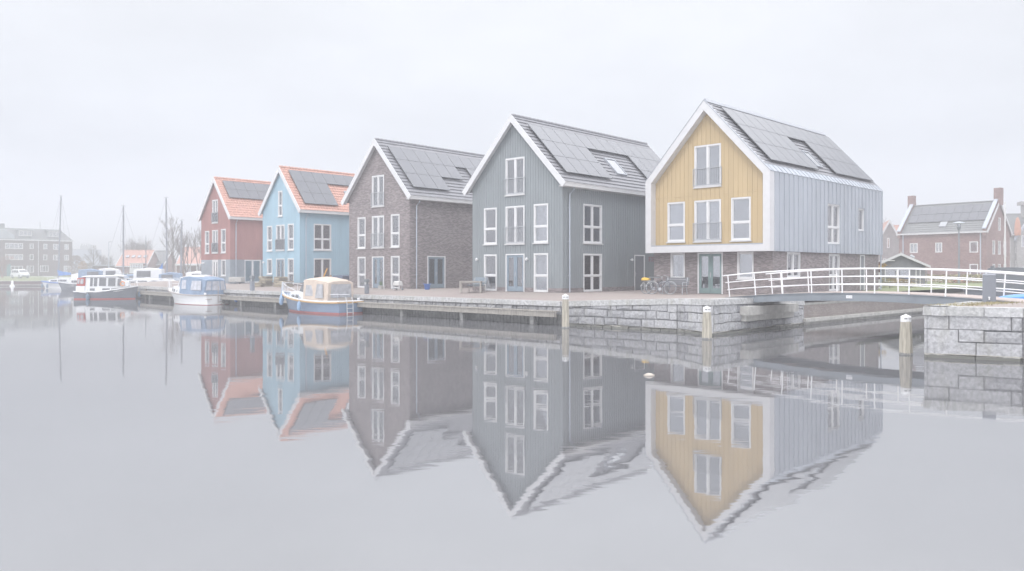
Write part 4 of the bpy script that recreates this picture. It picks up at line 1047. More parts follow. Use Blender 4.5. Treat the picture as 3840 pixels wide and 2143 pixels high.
for i in range(6): b.box(-.62,.62,-.4,-.37,.22+i*.075,.285+i*.075); b.box(-.62,.62,.37,.40,.22+i*.075,.285+i*.075); b.box(-.62,-.59,-.37,.37,.22+i*.075,.285+i*.075); b.box(.59,.62,-.37,.37,.22+i*.075,.285+i*.075)
b.box(-.58,.58,-.36,.36,.2,.56); b.build('crate', paint('whitewashed_slats', (.56,.55,.53), .85, .12, 6), t)
b = MB(); b.box(-.72,.62,-.34,.34,.12,.2); b.tube([(-.72,0,.16),(-1.0,0,.16)], .03, 6); b.build('chassis', DARKM, t)
for s in (-1,1):
    b = MB(); b.tube([(.1,s*.42,.12),(.1,s*.36,.12)], .12, 12); b.build('wheel', DARKM, t)
t = thing('picnic_table', 'small red-topped table before the slate ground floor of the red house', 'table', gp(780,1063.5), R(-42))
b = MB(); b.box(-.36,.36,-.26,.26,.72,.80); b.build('tabletop', paint('red_top', (.50,.12,.15), .6, .1), t)
b = MB(); b.box(-.34,.34,-.2,.2,.42,.715); b.build('cupboard', CLAD_SLATE, t)
b = MB(); b.box(-.6,.6,-.42,-.28,.38,.42)
for s in (-1,1): b.box(s*.5-.03,s*.5+.03,-.38,.3,0,.378)
b.build('bench_plank', WOODG, t)
MARK = {o.name for o in sc.objects}
# ------------------------------------------------------------------ boats (local x = bow, y = port, z up, z=0 water)
def hullform(L, B, zst, zmid, zbow, rake=.35, fine=2.2, tr=.8):
    """returns gunwale(t), waterline(t): t 0 stern .. 1 bow"""
    def w(t): return B/2*(tr+(1-tr)*math.sin(min(t/.45,1)*math.pi/2))*max(0, 1-max(0,(t-.42)/.58)**fine)**.75
    def z(t): return zst*(1-t)**2*1.0 + zmid*2*t*(1-t) + zbow*t*t
    def gun(t): return (-L/2+L*t, max(w(t), .03), z(t))
    def wl(t): return (-L/2+(L-rake)*t, max(w(t)*(.90-.42*t*t), .015), 0.0)
    return gun, wl
def hull(parent, g, wl, mat, bootmat=None, deckmat=None, trim=None, trimr=.035, n=18, boot=.09):
    ts = [i/n for i in range(n+1)]
    def sec(t, s):
        a, b = Vector(wl(t)), Vector(g(t)); k = lambda q, bul: a.lerp(b, q) + Vector((0, bul*(b.y-a.y)*-.35*(4*q*(1-q)), 0)); m = lambda v: (v.x, s*v.y, v.z)
        return [(a.x, 0, -.35), (a.x, s*a.y*.85, -.2), m(a)] + [m(k(q, 1)) for q in (.25,.5,.75)] + [m(b)]
    mb = MB()
    rings = [sec(t, 1) + sec(t, -1)[::-1] for t in ts]
    mb.loft(rings, close=True, caps=True)
    h = mb.build('hull', mat, parent, smooth=False)
    if bootmat:
        bm_ = MB()
        for s in (1,-1):
            rr = []
            for t in ts:
                a, b = Vector(wl(t)), Vector(g(t)); q = lambda zz: a.lerp(b, zz/b.z)
                p0, p1 = q(-.05), q(boot); rr.append([(p0.x, s*(p0.y+.012), -.05), (p1.x, s*(p1.y+.008), boot)])
            for r0, r1 in zip(rr[:-1], rr[1:]): bm_.face([r0[0], r1[0], r1[1], r0[1]])
        for s in (1,):
            a, b = Vector(wl(0)), Vector(g(0)); bm_.face([(a.x-.012,-a.y,-.05),(a.x-.012,a.y,-.05),(a.x-.012,a.y,boot),(a.x-.012,-a.y,boot)])
        bm_.build('boot_stripe', bootmat, h, norm=False)
    d = MB()
    for t0, t1 in zip(ts[:-1], ts[1:]):
        a, b = g(t0), g(t1); d.face([(a[0],-a[1],a[2]-.03),(b[0],-b[1],b[2]-.03),(b[0],b[1],b[2]-.03),(a[0],a[1],a[2]-.03)])
    d.build('deck', deckmat or WHITE, parent, norm=False)
    if trim:
        t_ = MB()
        for s in (1,-1): t_.tube([(g(t)[0], s*(g(t)[1]+.01), g(t)[2]-.03) for t in ts], trimr, 6)
        a = g(0); t_.tube([(a[0]-.01,-a[1],a[2]-.03),(a[0]-.01,a[1],a[2]-.03)], trimr, 6)
        t_.build('rubbing_strake', trim, parent)
    return h
def cab(parent, name, secs, mat, smooth=False):
    """secs: (x, half width at foot, foot z, half width at top, top z, crown)"""
    m = MB(); rings = []
    for x, w0, z0, w1, z1, cr in secs:
        rings.append([(x,w0,z0),(x,w1,z1),(x,w1*.6,z1+cr*.75),(x,0,z1+cr),(x,-w1*.6,z1+cr*.75),(x,-w1,z1),(x,-w0,z0)])
    m.loft(rings); return m.build(name, mat, parent, smooth=smooth)
def side_pane(mb, x0, x1, f0, f1, wfoot, wtop, zf, zt, s, out=.012, r=0):
    """a quad lying on a cabin side that leans from wfoot (at zf) to wtop (at zt); f0,f1 heights as fractions"""
    y = lambda f: s*(wfoot+(wtop-wfoot)*f+out); z = lambda f: zf+(zt-zf)*f
    mb.face([(x0,y(f0),z(f0)),(x1,y(f0),z(f0)),(x1-r,y(f1),z(f1)),(x0+r,y(f1),z(f1))])
def fender(x, y, z, lab, mat, rz=0, L=.52, r=.10):
    b = MB(); b.lathe([(.02,L+.05),(.03,L),(r*.7,L*.9),(r,L*.72),(r,L*.28),(r*.75,L*.1),(.03,.0)], n=12)
    b.tube([(0,0,L),(0,.02,L+.35)], .008, 4)
    return tag(b.build('fender', mat, loc=(x,y,z), rz=rz, smooth=True), lab, 'fender', 'fenders hanging along the moored boats')
BLUEF = paint('faded_blue_fender', (.26,.38,.55), .5, .1, 4)
NAVYF = paint('dark_blue_fender', (.15,.21,.28), .5, .1, 4)
GELW = paint('white_gelcoat', (.74,.745,.76), .25, .03, 2, spec=.5)
BLUEH = paint('blue_hull', (.20,.26,.36), .25, .08, 1.5, spec=.5)
NAVYH = paint('navy_hull', (.15,.165,.19), .25, .1, 1.5, spec=.5)
REDB = paint('red_antifouling', (.36,.13,.13), .6, .12, 3)
REDP = paint('red_paint', (.42,.10,.09), .5, .08, 3)
VARN = paint('varnished_wood', (.48,.31,.15), .35, .15, 6, stretch=(.5,5,5))
BEIGE = paint('beige_canvas', (.57,.48,.41), .85, .08, 3, .3, 6)
NAVYC = paint('navy_canvas', (.22,.29,.40), .8, .12, 3, .3, 6)
CLEARV = paint('clear_vinyl', (.40,.40,.42), .12, .22, 3.5, spec=.8)
CLEARB = paint('bluish_vinyl', (.47,.48,.53), .12, .22, 3.5, spec=.8)
STEEL = paint('polished_steel', (.66,.66,.68), .25, .05, 5, spec=.7)
SAILB = paint('blue_sail_cover', (.14,.25,.52), .8, .12, 4)
WINDK = paint('dark_boat_window', (.16,.165,.175), .08, .15, 2, spec=.9)

# --- beige-canopied blue sloop launch (nearest the middle)
HD = R(141)
bx, by = -10.3, 41.2
t = thing('cabin_boat', 'blue-hulled cabin boat with beige canvas canopy and blue fenders, moored at the long quay', 'boat', (bx, by, 0), HD, 'cabin boats moored along the quay')
L, B = 5.7, 2.05
g, wl = hullform(L, B, .62, .50, 1.02, rake=.55)
hull(t, g, wl, BLUEH, REDB, GELW, VARN, .045)
cap = MB()
for s in (1,-1): cap.tube([(g(i/18)[0], s*(g(i/18)[1]-.03), g(i/18)[2]+.03) for i in range(19)], .05, 6)
a0 = g(0); cap.tube([(a0[0]+.02,-a0[1],a0[2]+.03),(a0[0]+.02,a0[1],a0[2]+.03)], .05, 6); cap.build('gunwale', GELW, t)
cab(t, 'forward_cabin', [(2.0,.30,.66,.24,.92,.04),(1.55,.56,.60,.46,1.03,.06),(.35,.82,.54,.70,1.10,.08)], GELW)
pn = MB()
for s in (1,-1):
    pn.face([(1.42,s*.595,.70),(.98,s*.71,.66),(.98,s*.655,.92),(1.36,s*.53,.92)]); pn.face([(.84,s*.735,.65),(.50,s*.80,.63),(.50,s*.745,.92),(.80,s*.685,.93)])
pn.build('cabin_window', WINDK, t, norm=False)
cab(t, 'windscreen', [(.42,.80,1.06,.68,1.12,.02),(.02,.86,.55,.74,1.66,.07),(-.10,.87,.52,.75,1.68,.07)], GELW)
pn = MB()
pn.face([(.40,.60,1.19),(.40,-.60,1.19),(.075,-.62,1.62),(.075,.62,1.62)])
for s in (1,-1): pn.face([(.34,s*.80,1.13),(-.02,s*.835,1.08),(-.02,s*.765,1.60),(.06,s*.765,1.60)])
pn.build('windscreen_pane', WINDK, t, norm=False)
cab(t, 'canopy', [(-.08,.90,.55,.80,1.70,.10),(-.9,.92,.52,.84,1.72,.16),(-1.85,.88,.54,.80,1.62,.14),(-2.05,.86,.56,.78,1.56,.10)], BEIGE)
pn = MB()
for s in (1,-1):
    side_pane(pn, -.28, -.92, .30, .78, .905, .815, .55, 1.70, s, .02, -.04); side_pane(pn, -1.12, -1.78, .24, .86, .905, .82, .53, 1.66, s, .022, -.08)
pn.face([(-2.075,.66,.82),(-2.075,-.66,.82),(-2.075,-.62,1.5),(-2.075,.62,1.5)]); pn.build('canopy_window', CLEARV, t, norm=False)
r = MB()
for s in (1,-1):
    r.tube([(2.72,0,1.52),(2.45,s*.30,1.50),(1.75,s*.66,1.40),(.45,s*.90,1.12)], .017, 6)
    for x, y, z0, z1 in ((2.70,.03,1.02,1.52),(2.2,.44,.88,1.47),(1.45,.72,.70,1.34)): r.tube([(x,s*y,z0),(x,s*y,z1)], .014, 5)
r.tube([(2.66,.05,1.25),(2.3,.36,1.22)], .012, 5); r.tube([(2.66,-.05,1.25),(2.3,-.36,1.22)], .012, 5)
r.build('bow_rail', STEEL, t)
r = MB()
for yy in (-.05,.33): r.tube([(-2.83,yy,.86),(-2.93,yy,.62),(-2.95,yy,-.05)], .018, 6)
for z in (.10,.30,.52): r.tube([(-2.95,-.05,z),(-2.95,.33,z)], .014, 5)
r.build('stern_ladder', STEEL, t)
r = MB(); r.tube([(-2.5,.55,.62),(-2.5,.55,1.05)], .012, 5); r.tube([(-2.2,.8,1.0),(-2.6,.62,1.0),(-2.72,.0,.98)], .016, 5); r.lathe([(.07,.68),(.08,.74),(.05,.8)], (-2.7,-.6,0), 8); r.build('stern_fitting', STEEL, t)
c_, s_ = math.cos(HD), math.sin(HD)
def off(bx, by, x, y): return bx + x*c_ - y*s_, by + x*s_ + y*c_
for i, (x, y, z, lab) in enumerate(((2.0,.74,.34,'blue fender at the bow of the beige-canopied boat'),(-.1,1.13,.12,'blue fender amidships on the beige-canopied boat'),(2.3,.5,.45,'blue fender nearest the stem of the beige-canopied boat'))):
    X, Y = off(bx, by, x, y); fender(X, Y, z, lab, BLUEF, HD, L=.48, r=.105)
X, Y = off(bx, by, .25, -.55)
o = MB(); o.tube([(0,0,0),(.10,0,.22)], .012, 6); o.loft([[(.09,-.03,.2),(.09,.03,.2),(.12,.03,.19),(.12,-.03,.19)],[(.15,-.075,.34),(.15,.075,.34),(.18,.075,.33),(.18,-.075,.33)],[(.27,-.08,.62),(.27,.08,.62),(.30,.08,.61),(.30,-.08,.61)],[(.31,-.04,.7),(.31,.04,.7),(.33,.04,.69),(.33,-.04,.69)]])
tag(o.build('oar_blade', paint('orange_varnish', (.70,.38,.09), .4, .12, 6), loc=(X, Y, 1.62), rz=R(-6), bevel=.006), 'orange varnished oar sticking up from the roof of the beige-canopied boat', 'oar')

# --- white boat with navy canopy
bx2, by2 = -20.75, 51.1
HD2 = R(147)
t = thing('cabin_boat', 'white cabin boat with navy blue canvas canopy, stern turned to the viewer', 'boat', (bx2, by2, 0), HD2, 'cabin boats moored along the quay')
L, B = 5.1, 2.1
g, wl = hullform(L, B, .66, .56, 1.02, rake=.6, tr=.84)
hull(t, g, wl, GELW, REDB, GELW, paint('grey_strake', (.36,.33,.32), .5, .08), .05, boot=.03)
cab(t, 'forward_cabin', [(1.85,.34,.72,.28,1.06,.03),(1.3,.66,.64,.56,1.14,.05),(.25,.90,.56,.80,1.18,.06)], GELW)
pn = MB()
for s in (1,-1): pn.face([(1.62,s*.53,.80),(1.22,s*.72,.74),(1.22,s*.64,1.02),(1.58,s*.47,1.02)])
pn.build('cabin_window', WINDK, t, norm=False)
pn = MB()
for s in (1,-1):
    for x, rr in ((.86,.10),(.45,.06)):
        yy = s*(.80 if x > .6 else .885); ring = [(x+rr*.7*math.cos(a*math.pi/6), yy - s*.03*math.sin(a*math.pi/6) + s*.012, .87+rr*1.25*math.sin(a*math.pi/6)) for a in range(12)]; pn.face(ring)
pn.build('porthole', WINDK, t, norm=False)
fr_ = MB()
for s in (1,-1):
    fr_.tube([(.62,s*.70,1.18),(.30,s*.72,1.70)], .03, 6); fr_.tube([(.30,s*.72,1.70),(-.05,s*.84,1.72)], .03, 6)
    fr_.tube([(.62,s*.70,1.18),(.25,s*.86,1.16)], .025, 6)
fr_.tube([(.62,-.7,1.18),(.62,.7,1.18)], .03, 6); fr_.tube([(.30,-.72,1.70),(.30,.72,1.70)], .03, 6); fr_.tube([(.62,0,1.18),(.30,0,1.70)], .025, 6); fr_.build('windscreen_frame', GELW, t)
pn = MB(); pn.face([(.61,.66,1.2),(.61,-.66,1.2),(.31,-.69,1.68),(.31,.69,1.68)]); pn.build('windscreen_pane', GLASSB, t, norm=False)
cab(t, 'canopy', [(.18,.92,.60,.80,1.70,.05),(-.75,.96,.62,.86,1.78,.09),(-1.95,.92,.64,.80,1.66,.10),(-2.25,.86,.66,.70,1.55,.06)], NAVYC)
cab(t, 'canopy_top', [(.45,.70,1.725,.66,1.75,.03),(-.75,.78,1.81,.74,1.83,.075),(-1.7,.60,1.76,.56,1.77,.06)], GELW)
pn = MB()
for s in (1,-1): side_pane(pn, -.05, -.62, .36, .86, .93, .83, .60, 1.72, s, .022)
pn.face([(-2.20,.30,1.0),(-2.275,-.06,1.0),(-2.245,-.06,1.53),(-2.17,.28,1.53)])
for y0, y1 in ((.72,.34),(.26,-.34),(-.42,-.74)): pn.face([(-2.275,y0,.92),(-2.275,y1,.92),(-2.265,y1*.84,1.5),(-2.265,y0*.84,1.5)])
for s in (1,-1): side_pane(pn, -1.02, -2.08, .28, .84, .945, .83, .63, 1.70, s, .022, -.06)
pn.build('canopy_window', CLEARB, t, norm=False)
r = MB()
for s in (1,-1):
    r.tube([(2.52,0,1.62),(2.3,s*.28,1.6),(1.7,s*.62,1.52),(1.45,s*.74,1.0)], .018, 6)
    for x, y, z0, z1 in ((2.46,.05,1.0,1.62),(2.05,.46,.9,1.57)): r.tube([(x,s*y,z0),(x,s*y,z1)], .015, 5)
    r.tube([(2.5,.02*s,1.32),(1.6,s*.66,1.26)], .012, 5)
r.build('bow_rail', STEEL, t)
r = MB(); r.tube([(1.05,0,1.2),(1.03,0,2.15)], [.035,.028], 7); r.build('signal_mast', paint('brown_spar', (.30,.24,.21), .6, .1), t)
r = MB(); r.tube([(-2.60,.05,1.2),(-2.60,.05,.1)], .022, 6); r.box(-2.66,-2.56,.55,.95,.36,.40); r.box(-2.78,-2.56,-.9,-.2,.05,.10); r.box(-2.60,-2.555,-.25,-.05,.16,.22); r.build('stern_fitting', paint('grey_brown_fitting', (.38,.33,.31), .5, .1), t)
r = MB()
for s in (1,-1): r.lathe([(.0,.64),(.07,.66),(.085,.72),(.06,.78),(0,.79)], (-2.5,s*.92,0), 9)
r.build('stern_roller', GELW, t)
b = MB(); b.lathe([(0,-.19),(.10,-.16),(.17,-.05),(.17,.05),(.10,.15),(.035,.19),(.035,.25)], n=14)
tag(b.build('mooring_buoy', paint('blue_buoy', (.16,.26,.55), .45, .08), loc=(at(888,49.6), 49.6, .35), smooth=True), 'small round blue buoy hanging just right of the white cabin boat', 'buoy')

# --- navy motor launch at the left
bx3, by3 = -30.7, 59.6
t = thing('motor_launch', 'navy-hulled motor launch with long white cabin and red aft canopy, under way at the left', 'boat', (bx3, by3, 0), R(4))
L, B = 4.45, 1.75
g, wl = hullform(L, B, .62, .50, 1.02, rake=.22, fine=2.6, tr=.72)
hull(t, g, wl, NAVYH, REDP, GELW, GELW, .04, boot=.075)
cab(t, 'cabin', [(1.55,.42,.70,.36,1.02,.04),(1.30,.56,.66,.50,1.38,.03),(.9,.70,.58,.56,1.72,.05),(-1.35,.78,.46,.62,1.66,.05)], GELW)
cab(t, 'cabin_roof', [(1.30,.40,1.70,.36,1.74,.03),(1.0,.66,1.74,.62,1.78,.05),(-1.45,.72,1.69,.68,1.73,.05),(-1.7,.60,1.66,.56,1.69,.04)], GELW)
pn = MB()
for s in (1,-1):
    for x0, x1, a, b_ in ((1.22,.98,.42,.86),(.82,.30,.42,.92),(.14,-.36,.42,.92),(-.50,-.74,.40,.92),(-.82,-1.02,.40,.92)): side_pane(pn, x0, x1, a, b_, .755, .60, .50, 1.70, s, .018, 0)
    for x0, x1 in ((1.1,.55),(.45,-.1),(-.65,-1.0)): side_pane(pn, x0, x1, .13, .27, .765, .60, .5, 1.70, s, .02)
pn.build('cabin_window', WINDK, t, norm=False)
cab(t, 'aft_canopy', [(-1.36,.80,1.02,.68,1.64,.03),(-2.02,.62,1.02,.50,1.58,.03)], REDP)
cab(t, 'aft_bulkhead', [(-1.36,.80,.48,.79,1.0,.01),(-2.08,.62,.52,.61,1.0,.01)], GELW)
pn = MB()
for s in (1,-1):
    pn.face([(-1.46,s*.795,1.16),(-1.70,s*.735,1.16),(-1.70,s*.655,1.52),(-1.46,s*.715,1.54)]); pn.face([(-1.78,s*.715,1.16),(-1.96,s*.665,1.16),(-1.96,s*.585,1.50),(-1.78,s*.635,1.52)])
pn.build('canopy_window', CLEARV, t, norm=False)
r = MB()
for s in (1,-1):
    r.tube([(2.18,0,1.34),(1.9,s*.30,1.33),(1.35,s*.56,1.28)], .016, 5)
    for x, y in ((2.15,.05),(1.8,.36),(1.4,.55)): r.tube([(x,s*y,.92),(x,s*y,1.3)], .013, 5)
r.build('bow_rail', STEEL, t)
r = MB(); r.tube([(.95,.1,1.8),(.95,.1,2.02),(.8,.1,2.05)], .02, 6); r.tube([(1.15,-.1,1.75),(1.15,-.1,2.0)], .03, 6); r.box(.55,.85,-.25,.25,1.82,1.88); r.build('roof_fittings', GELW, t)
def ring(name, lab, cx, cy, cz, rr, mat, rz):
    b = MB(); b.tube([(rr*math.cos(a*math.pi/9), 0, rr*math.sin(a*math.pi/9)) for a in range(19)], .035, 7, False)
    tag(b.build(name, mat, loc=(cx,cy,cz), rz=rz, smooth=True), lab, 'life ring')
ring('life_ring', 'orange life ring hung on the foredeck rail of the navy launch', bx3+1.42, by3-.62, 1.18, .15, paint('orange_ring', (.75,.30,.12), .5, .08), R(30))
ring('life_ring', 'white life ring beside the orange one on the navy launch', bx3+1.72, by3-.52, 1.15, .15, GELW, R(30))
for x, y, z, lab in ((-1.05,-.93,-.05,'dark blue fender under the aft cabin of the navy launch'),(-2.22,-.45,.02,'round dark blue fender at the stern corner of the navy launch'),(2.2,.42,.12,'dark blue fender beyond the bow of the navy launch')):
    fender(bx3+x, by3+y, z, lab, NAVYF, 0, L=.46, r=.13)

survey_done(MARK)
MARK = {o.name for o in sc.objects}
# ------------------------------------------------------------------ left background: marina
MASTM = paint('grey_alloy_mast', (.26,.27,.30), .45, .08, 3)
def mast(parent, x, h, lean=0, spread=.9, z0=1.0, boom=None, mat=None, wires=True, sp2=None):
    m = MB(); m.tube([(x,0,z0),(x+lean*.5,0,(z0+h)/2),(x+lean,0,h)], [.095,.088,.07], 7); m.tube([(x+lean,0,h),(x+lean,0,h+.25)], .012, 4); m.tube([(x+lean-.22,0,h+.03),(x+lean+.22,0,h+.12)], .018, 4)
    o = m.build('mast', mat or MASTM, parent)
    if wires:
        w = MB(); hs = z0 + (h-z0)*.52
        w.tube([(x+lean*.5,-spread,hs+.08),(x+lean*.5,0,hs),(x+lean*.5,spread,hs+.08)], .022, 5)
        w.build('spreader', MASTM, o)
        w = MB()
        for s in (1,-1): w.tube([(x+lean,0,h-.1),(x+lean*.5,s*spread,hs+.08),(x-.2,s*1.0,z0)], .011, 3, False)
        w.tube([(x+lean,0,h),(x+2.3,0,z0)], .011, 3, False); w.tube([(x+lean,0,h),(x-2.6,0,z0)], .011, 3, False)
        w.build('rigging', MASTM, o)
    return o
# sailing yacht at the far bank
t = thing('sailing_yacht', 'white sailing yacht with blue stripe and blue sail cover lying off the far bank', 'yacht', (at(226,93.5), 94.0, 0), R(176))
L, B = 5.3, 1.9
g, wl = hullform(L, B, .62, .62, .86, rake=.5)
hull(t, g, wl, GELW, None, GELW, paint('blue_sheer_stripe', (.10,.18,.42), .4, .08), .09)
cab(t, 'coachroof', [(1.5,.4,.75,.34,1.0,.04),(.6,.62,.68,.54,1.12,.05),(-1.2,.66,.62,.58,1.2,.05)], GELW)
pn = MB()
for s in (1,-1): side_pane(pn, 1.1, .3, .3, .75, .62, .54, .7, 1.1, s, .05); side_pane(pn, .1, -.9, .3, .75, .65, .57, .66, 1.16, s, .05)
pn.build('cabin_window', WINDK, t, norm=False)
r = MB()
for s in (1,-1):
    r.tube([(2.55,0,1.45),(2.0,s*.45,1.4),(0,s*.86,1.26),(-2.5,s*.8,1.26)], .014, 4)
    for x in (2.2,1.4,.5,-.5,-1.5,-2.4): r.tube([(x,s*(.4 if x > 2 else .75),.65),(x,s*(.4 if x > 2 else .78),1.3)], .012, 4)
r.build('guard_rail', STEEL, t)
mast(t, .55, 11.0, lean=-.35)
b = MB(); b.loft([[(.6,-.05,1.5),(.6,.05,1.5),(.6,.10,2.2),(.6,-.10,2.2)],[(.2,-.12,1.5),(.2,.12,1.5),(.2,.1,2.0),(.2,-.1,2.0)],[(-1.0,-.1,1.62),(-1.0,.1,1.62),(-1.0,.06,1.85),(-1.0,-.06,1.85)]]); b.build('sail_cover', SAILB, t)
b = MB(); b.loft([[(-1.3,-.5,.7),(-1.3,.5,.7),(-1.3,.3,1.65),(-1.3,-.3,1.65)],[(-2.2,-.6,.6),(-2.2,.6,.6),(-2.0,.1,1.8),(-2.0,-.1,1.8)]]); b.build('cockpit_tent', GELW, t)
fender(at(160,93), 92.9, .05, 'dark fender at the bow of the white sailing yacht', NAVYF, 0, .5, .13); fender(at(179,93), 92.9, .03, 'dark blue fender on the side of the white sailing yacht', NAVYF, 0, .5, .13)
# other marina boats
def cruiser(px, Y, L, rz, lab, canopy, hullm=GELW, top=1.9, mst=None, z=0, sail=None, sp=.9):
    t = thing('moored_boat', lab, 'boat', (at(px,Y), Y, z), rz, 'boats moored in the marina behind the quay')
    B = L*.36; g, wl = hullform(L, B, .7, .6, .95, rake=.4); hull(t, g, wl, hullm, None, GELW, GELW, .035, n=12)
    cab(t, 'cabin', [(L*.28,B*.2,.75,B*.16,1.1,.04),(L*.1,B*.36,.66,B*.3,1.25,.05),(-L*.15,B*.38,.62,B*.33,1.3,.05)], GELW)
    cab(t, 'canopy', [(L*.06,B*.38,1.2,B*.32,top-.1,.06),(-L*.2,B*.42,.9,B*.35,top,.08),(-L*.42,B*.4,.8,B*.32,top-.2,.06)], canopy)
    pn = MB()
    for s in (1,-1): side_pane(pn, L*.2, L*.02, .3, .75, B*.36, B*.3, .7, 1.2, s, .05); side_pane(pn, -L*.12, -L*.36, .4, .85, B*.42, B*.35, .9, top-.05, s, .03)
    pn.build('cabin_window', WINDK, t, norm=False)
    r = MB()
    for s in (1,-1):
        r.tube([(L*.48,0,1.4),(L*.3,s*B*.26,1.36),(L*.1,s*B*.42,1.3)], .018, 4)
        for x, y in ((L*.46,.03),(L*.3,B*.26),(L*.16,B*.38)): r.tube([(x,s*y,.8),(x,s*y,1.36)], .014, 4)
    r.build('guard_rail', STEEL, t)
    if mst: mast(t, *mst)
    if sail:
        b = MB(); b.loft([[(.35,-.1,1.7),(.35,.1,1.7),(.3,.14,2.9),(.3,-.14,2.9)],[(0,-.2,1.65),(0,.2,1.65),(0,.15,2.35),(0,-.15,2.35)],[(-2.0,-.12,1.75),(-2.0,.12,1.75),(-2.0,.08,2.05),(-2.0,-.08,2.05)]]); b.build('sail_cover', SAILB, t)
    return t
cruiser(308, 84, 4.6, R(200), 'motor boat with long dark blue sun awning beyond the navy launch', NAVYC, NAVYH, 2.25)
cruiser(385, 88, 4.2, R(190), 'motor boat under a pale white winter cover beyond the navy launch', GELW, GELW, 2.35)
cruiser(470, 84, 5.4, R(188), 'low sailing boat with navy spray hood and tall mast behind the navy launch bow', NAVYC, GELW, 1.7, (.2, 9.0, 0, .9, 1.0))
cruiser(598, 82, 5.6, R(10), 'white sailing boat with bright blue sail cover and the tallest mast, behind the quay', GELW, GELW, 2.35, (.75, 9.7, -.1, .9, 1.0), sail=True)
cruiser(672, 80, 4.4, R(15), 'small sailing boat with bare pale mast just left of the red house', NAVYC, GELW, 1.9, (.15, 7.2, .1, .5, 1.0, None, None, False))
cruiser(715, 79, 4.0, R(170), 'white motor boat with teal side panels moored in front of the red house gable', GELW, paint('teal_hull', (.14,.24,.28), .4, .1), 2.0)
cruiser(525, 79.5, 4.2, R(175), 'low dark open boat crowded with fenders at the back of the quay', GELW, NAVYH, 1.35)
cruiser(575, 77.5, 3.6, R(8), 'small white dinghy-like boat lying low along the back edge of the quay', GELW, GELW, 1.25)
cruiser(627, 76.8, 3.2, R(172), 'white sailing dinghy with its bow to the right, at the back edge of the quay', GELW, GELW, 1.15)
for px, Y, h, lab in ((547, 100, 6.6, 'thin dark flagpole between the orange-roofed and the dark-roofed house'),):
    b = MB(); b.tube([(0,0,0),(0,0,h-1.5),(0,0,h)], [.07,.05,.02], 6); tag(b.build('flagpole', DARKM, loc=(at(px,Y), Y, .0)), lab, 'flagpole')
b = MB(); b.lathe([(.30,-.1),(.33,.05),(.2,.18),(.13,.42),(.16,.6),(.08,.72),(.02,.78)], n=12)
tag(b.build('mooring_buoy', GELW, loc=(at(46,104), 104, 0), smooth=True), 'small white cone-topped buoy floating before the far bank, below the white van', 'buoy')
b = MB(); b.lathe([(.10,-.05),(.14,.04),(.06,.12),(.02,.14)], n=10)
o = b.build('float', paint('pale_float', (.50,.45,.40), .5, .1), loc=(at(2434,16.6), 16.6, 0), smooth=True); o.scale = (.9,.6,.4); tag(o, 'pale oval float drifting alone on the dark water', 'float')
# far bank wall
bw2 = MB(); lg2 = MB()
for A, B in (((-300,105.9),(-56,105.9)),((-56,105.9),(-50,127)),((-50,127),(-10,127))):
    L, tf = frame2(A, B); bw2.tf = tf; lg2.tf = tf; bw2.box(0, L, -.5, .64, -.4, 0); lg2.box(0, L, .10, .2, 0, .35); lg2.box(0, L, .64, .70, -.5, .05)
o = tag(bw2.build('far_canal_wall', BRICK_BR), 'low dark canal wall below the grass on the far left bank', 'retaining wall'); lg2.build('ledge', CONC, o)
# van
VANW = paint('white_van_paint', (.76,.77,.80), .3, .03, 2)
t = thing('parked_van', 'white people carrier parked on the grass in front of the apartment block', 'van', (at(75,139), 139, .676), R(-32))
bd = MB()
prof = [(-1.75,.28),(-1.78,.75),(-1.66,1.1),(-1.5,1.52),(-1.1,1.62),(.35,1.62),(.75,1.5),(1.25,1.02),(1.72,.82),(1.86,.6),(1.84,.28)]
def wid(z): return .74 if z < 1.0 else .74-.16*(z-1.0)/.62
bd.loft([[(x, wid(z)*s, z) for x, z in prof] for s in (-1, -.5, .5, 1)], close=True, caps=True); bd.build('body', VANW, t)
pn = MB()
for s in (1,-1):
    for pts in ([(-1.5,1.02),(-.75,1.02),(-.75,1.42),(-1.38,1.42)],[(-.65,1.02),(.1,1.02),(.1,1.42),(-.65,1.42)],[(.2,1.02),(.98,1.0),(.55,1.42),(.2,1.42)]): pn.face([(x, s*(wid(z)+.012), z) for x, z in pts])
pn.face([(.8,-.55,1.47),(.8,.55,1.47),(1.25,.64,1.05),(1.25,-.64,1.05)]); pn.v = [(v[0]+.02, v[1], v[2]+.015) if False else v for v in pn.v]
pn.build('window', WINDK, t, norm=False)
ws = MB(); ws.face([(.79,-.53,1.485),(.79,.53,1.485),(1.22,.62,1.07),(1.22,-.62,1.07)]); ws.build('windscreen', WINDK, t, norm=False)
for x in (-1.15,1.2):
    for s in (1,-1):
        w = MB(); w.tube([(x,s*.62,.3),(x,s*.77,.3)], .30, 14); wo = w.build('wheel', DARKM, t); h_ = MB(); h_.tube([(x,s*.772,.3),(x,s*.78,.3)], .19, 12); h_.build('rim', METAL, wo)
for s in (1,-1):
    l = MB(); l.box(1.70,1.80,s*.45-.14,s*.45+.14,.70,.82); l.build('headlight', STEEL, t)
b = MB(); b.box(1.82,1.90,-.6,.6,.30,.48); b.build('bumper', DARKM, t)

# ------------------------------------------------------------------ left background: buildings
def simple_window(h, tf, u0, u1, z0, z1, n=1, name='window', fw=.12, cur=None, d=0):
    window(h, tf, (u0,u1,z0,z1,'4',{'n':n,'flat':True,'cur':cur,'name':name}), fw=fw, d=d, sill=False)
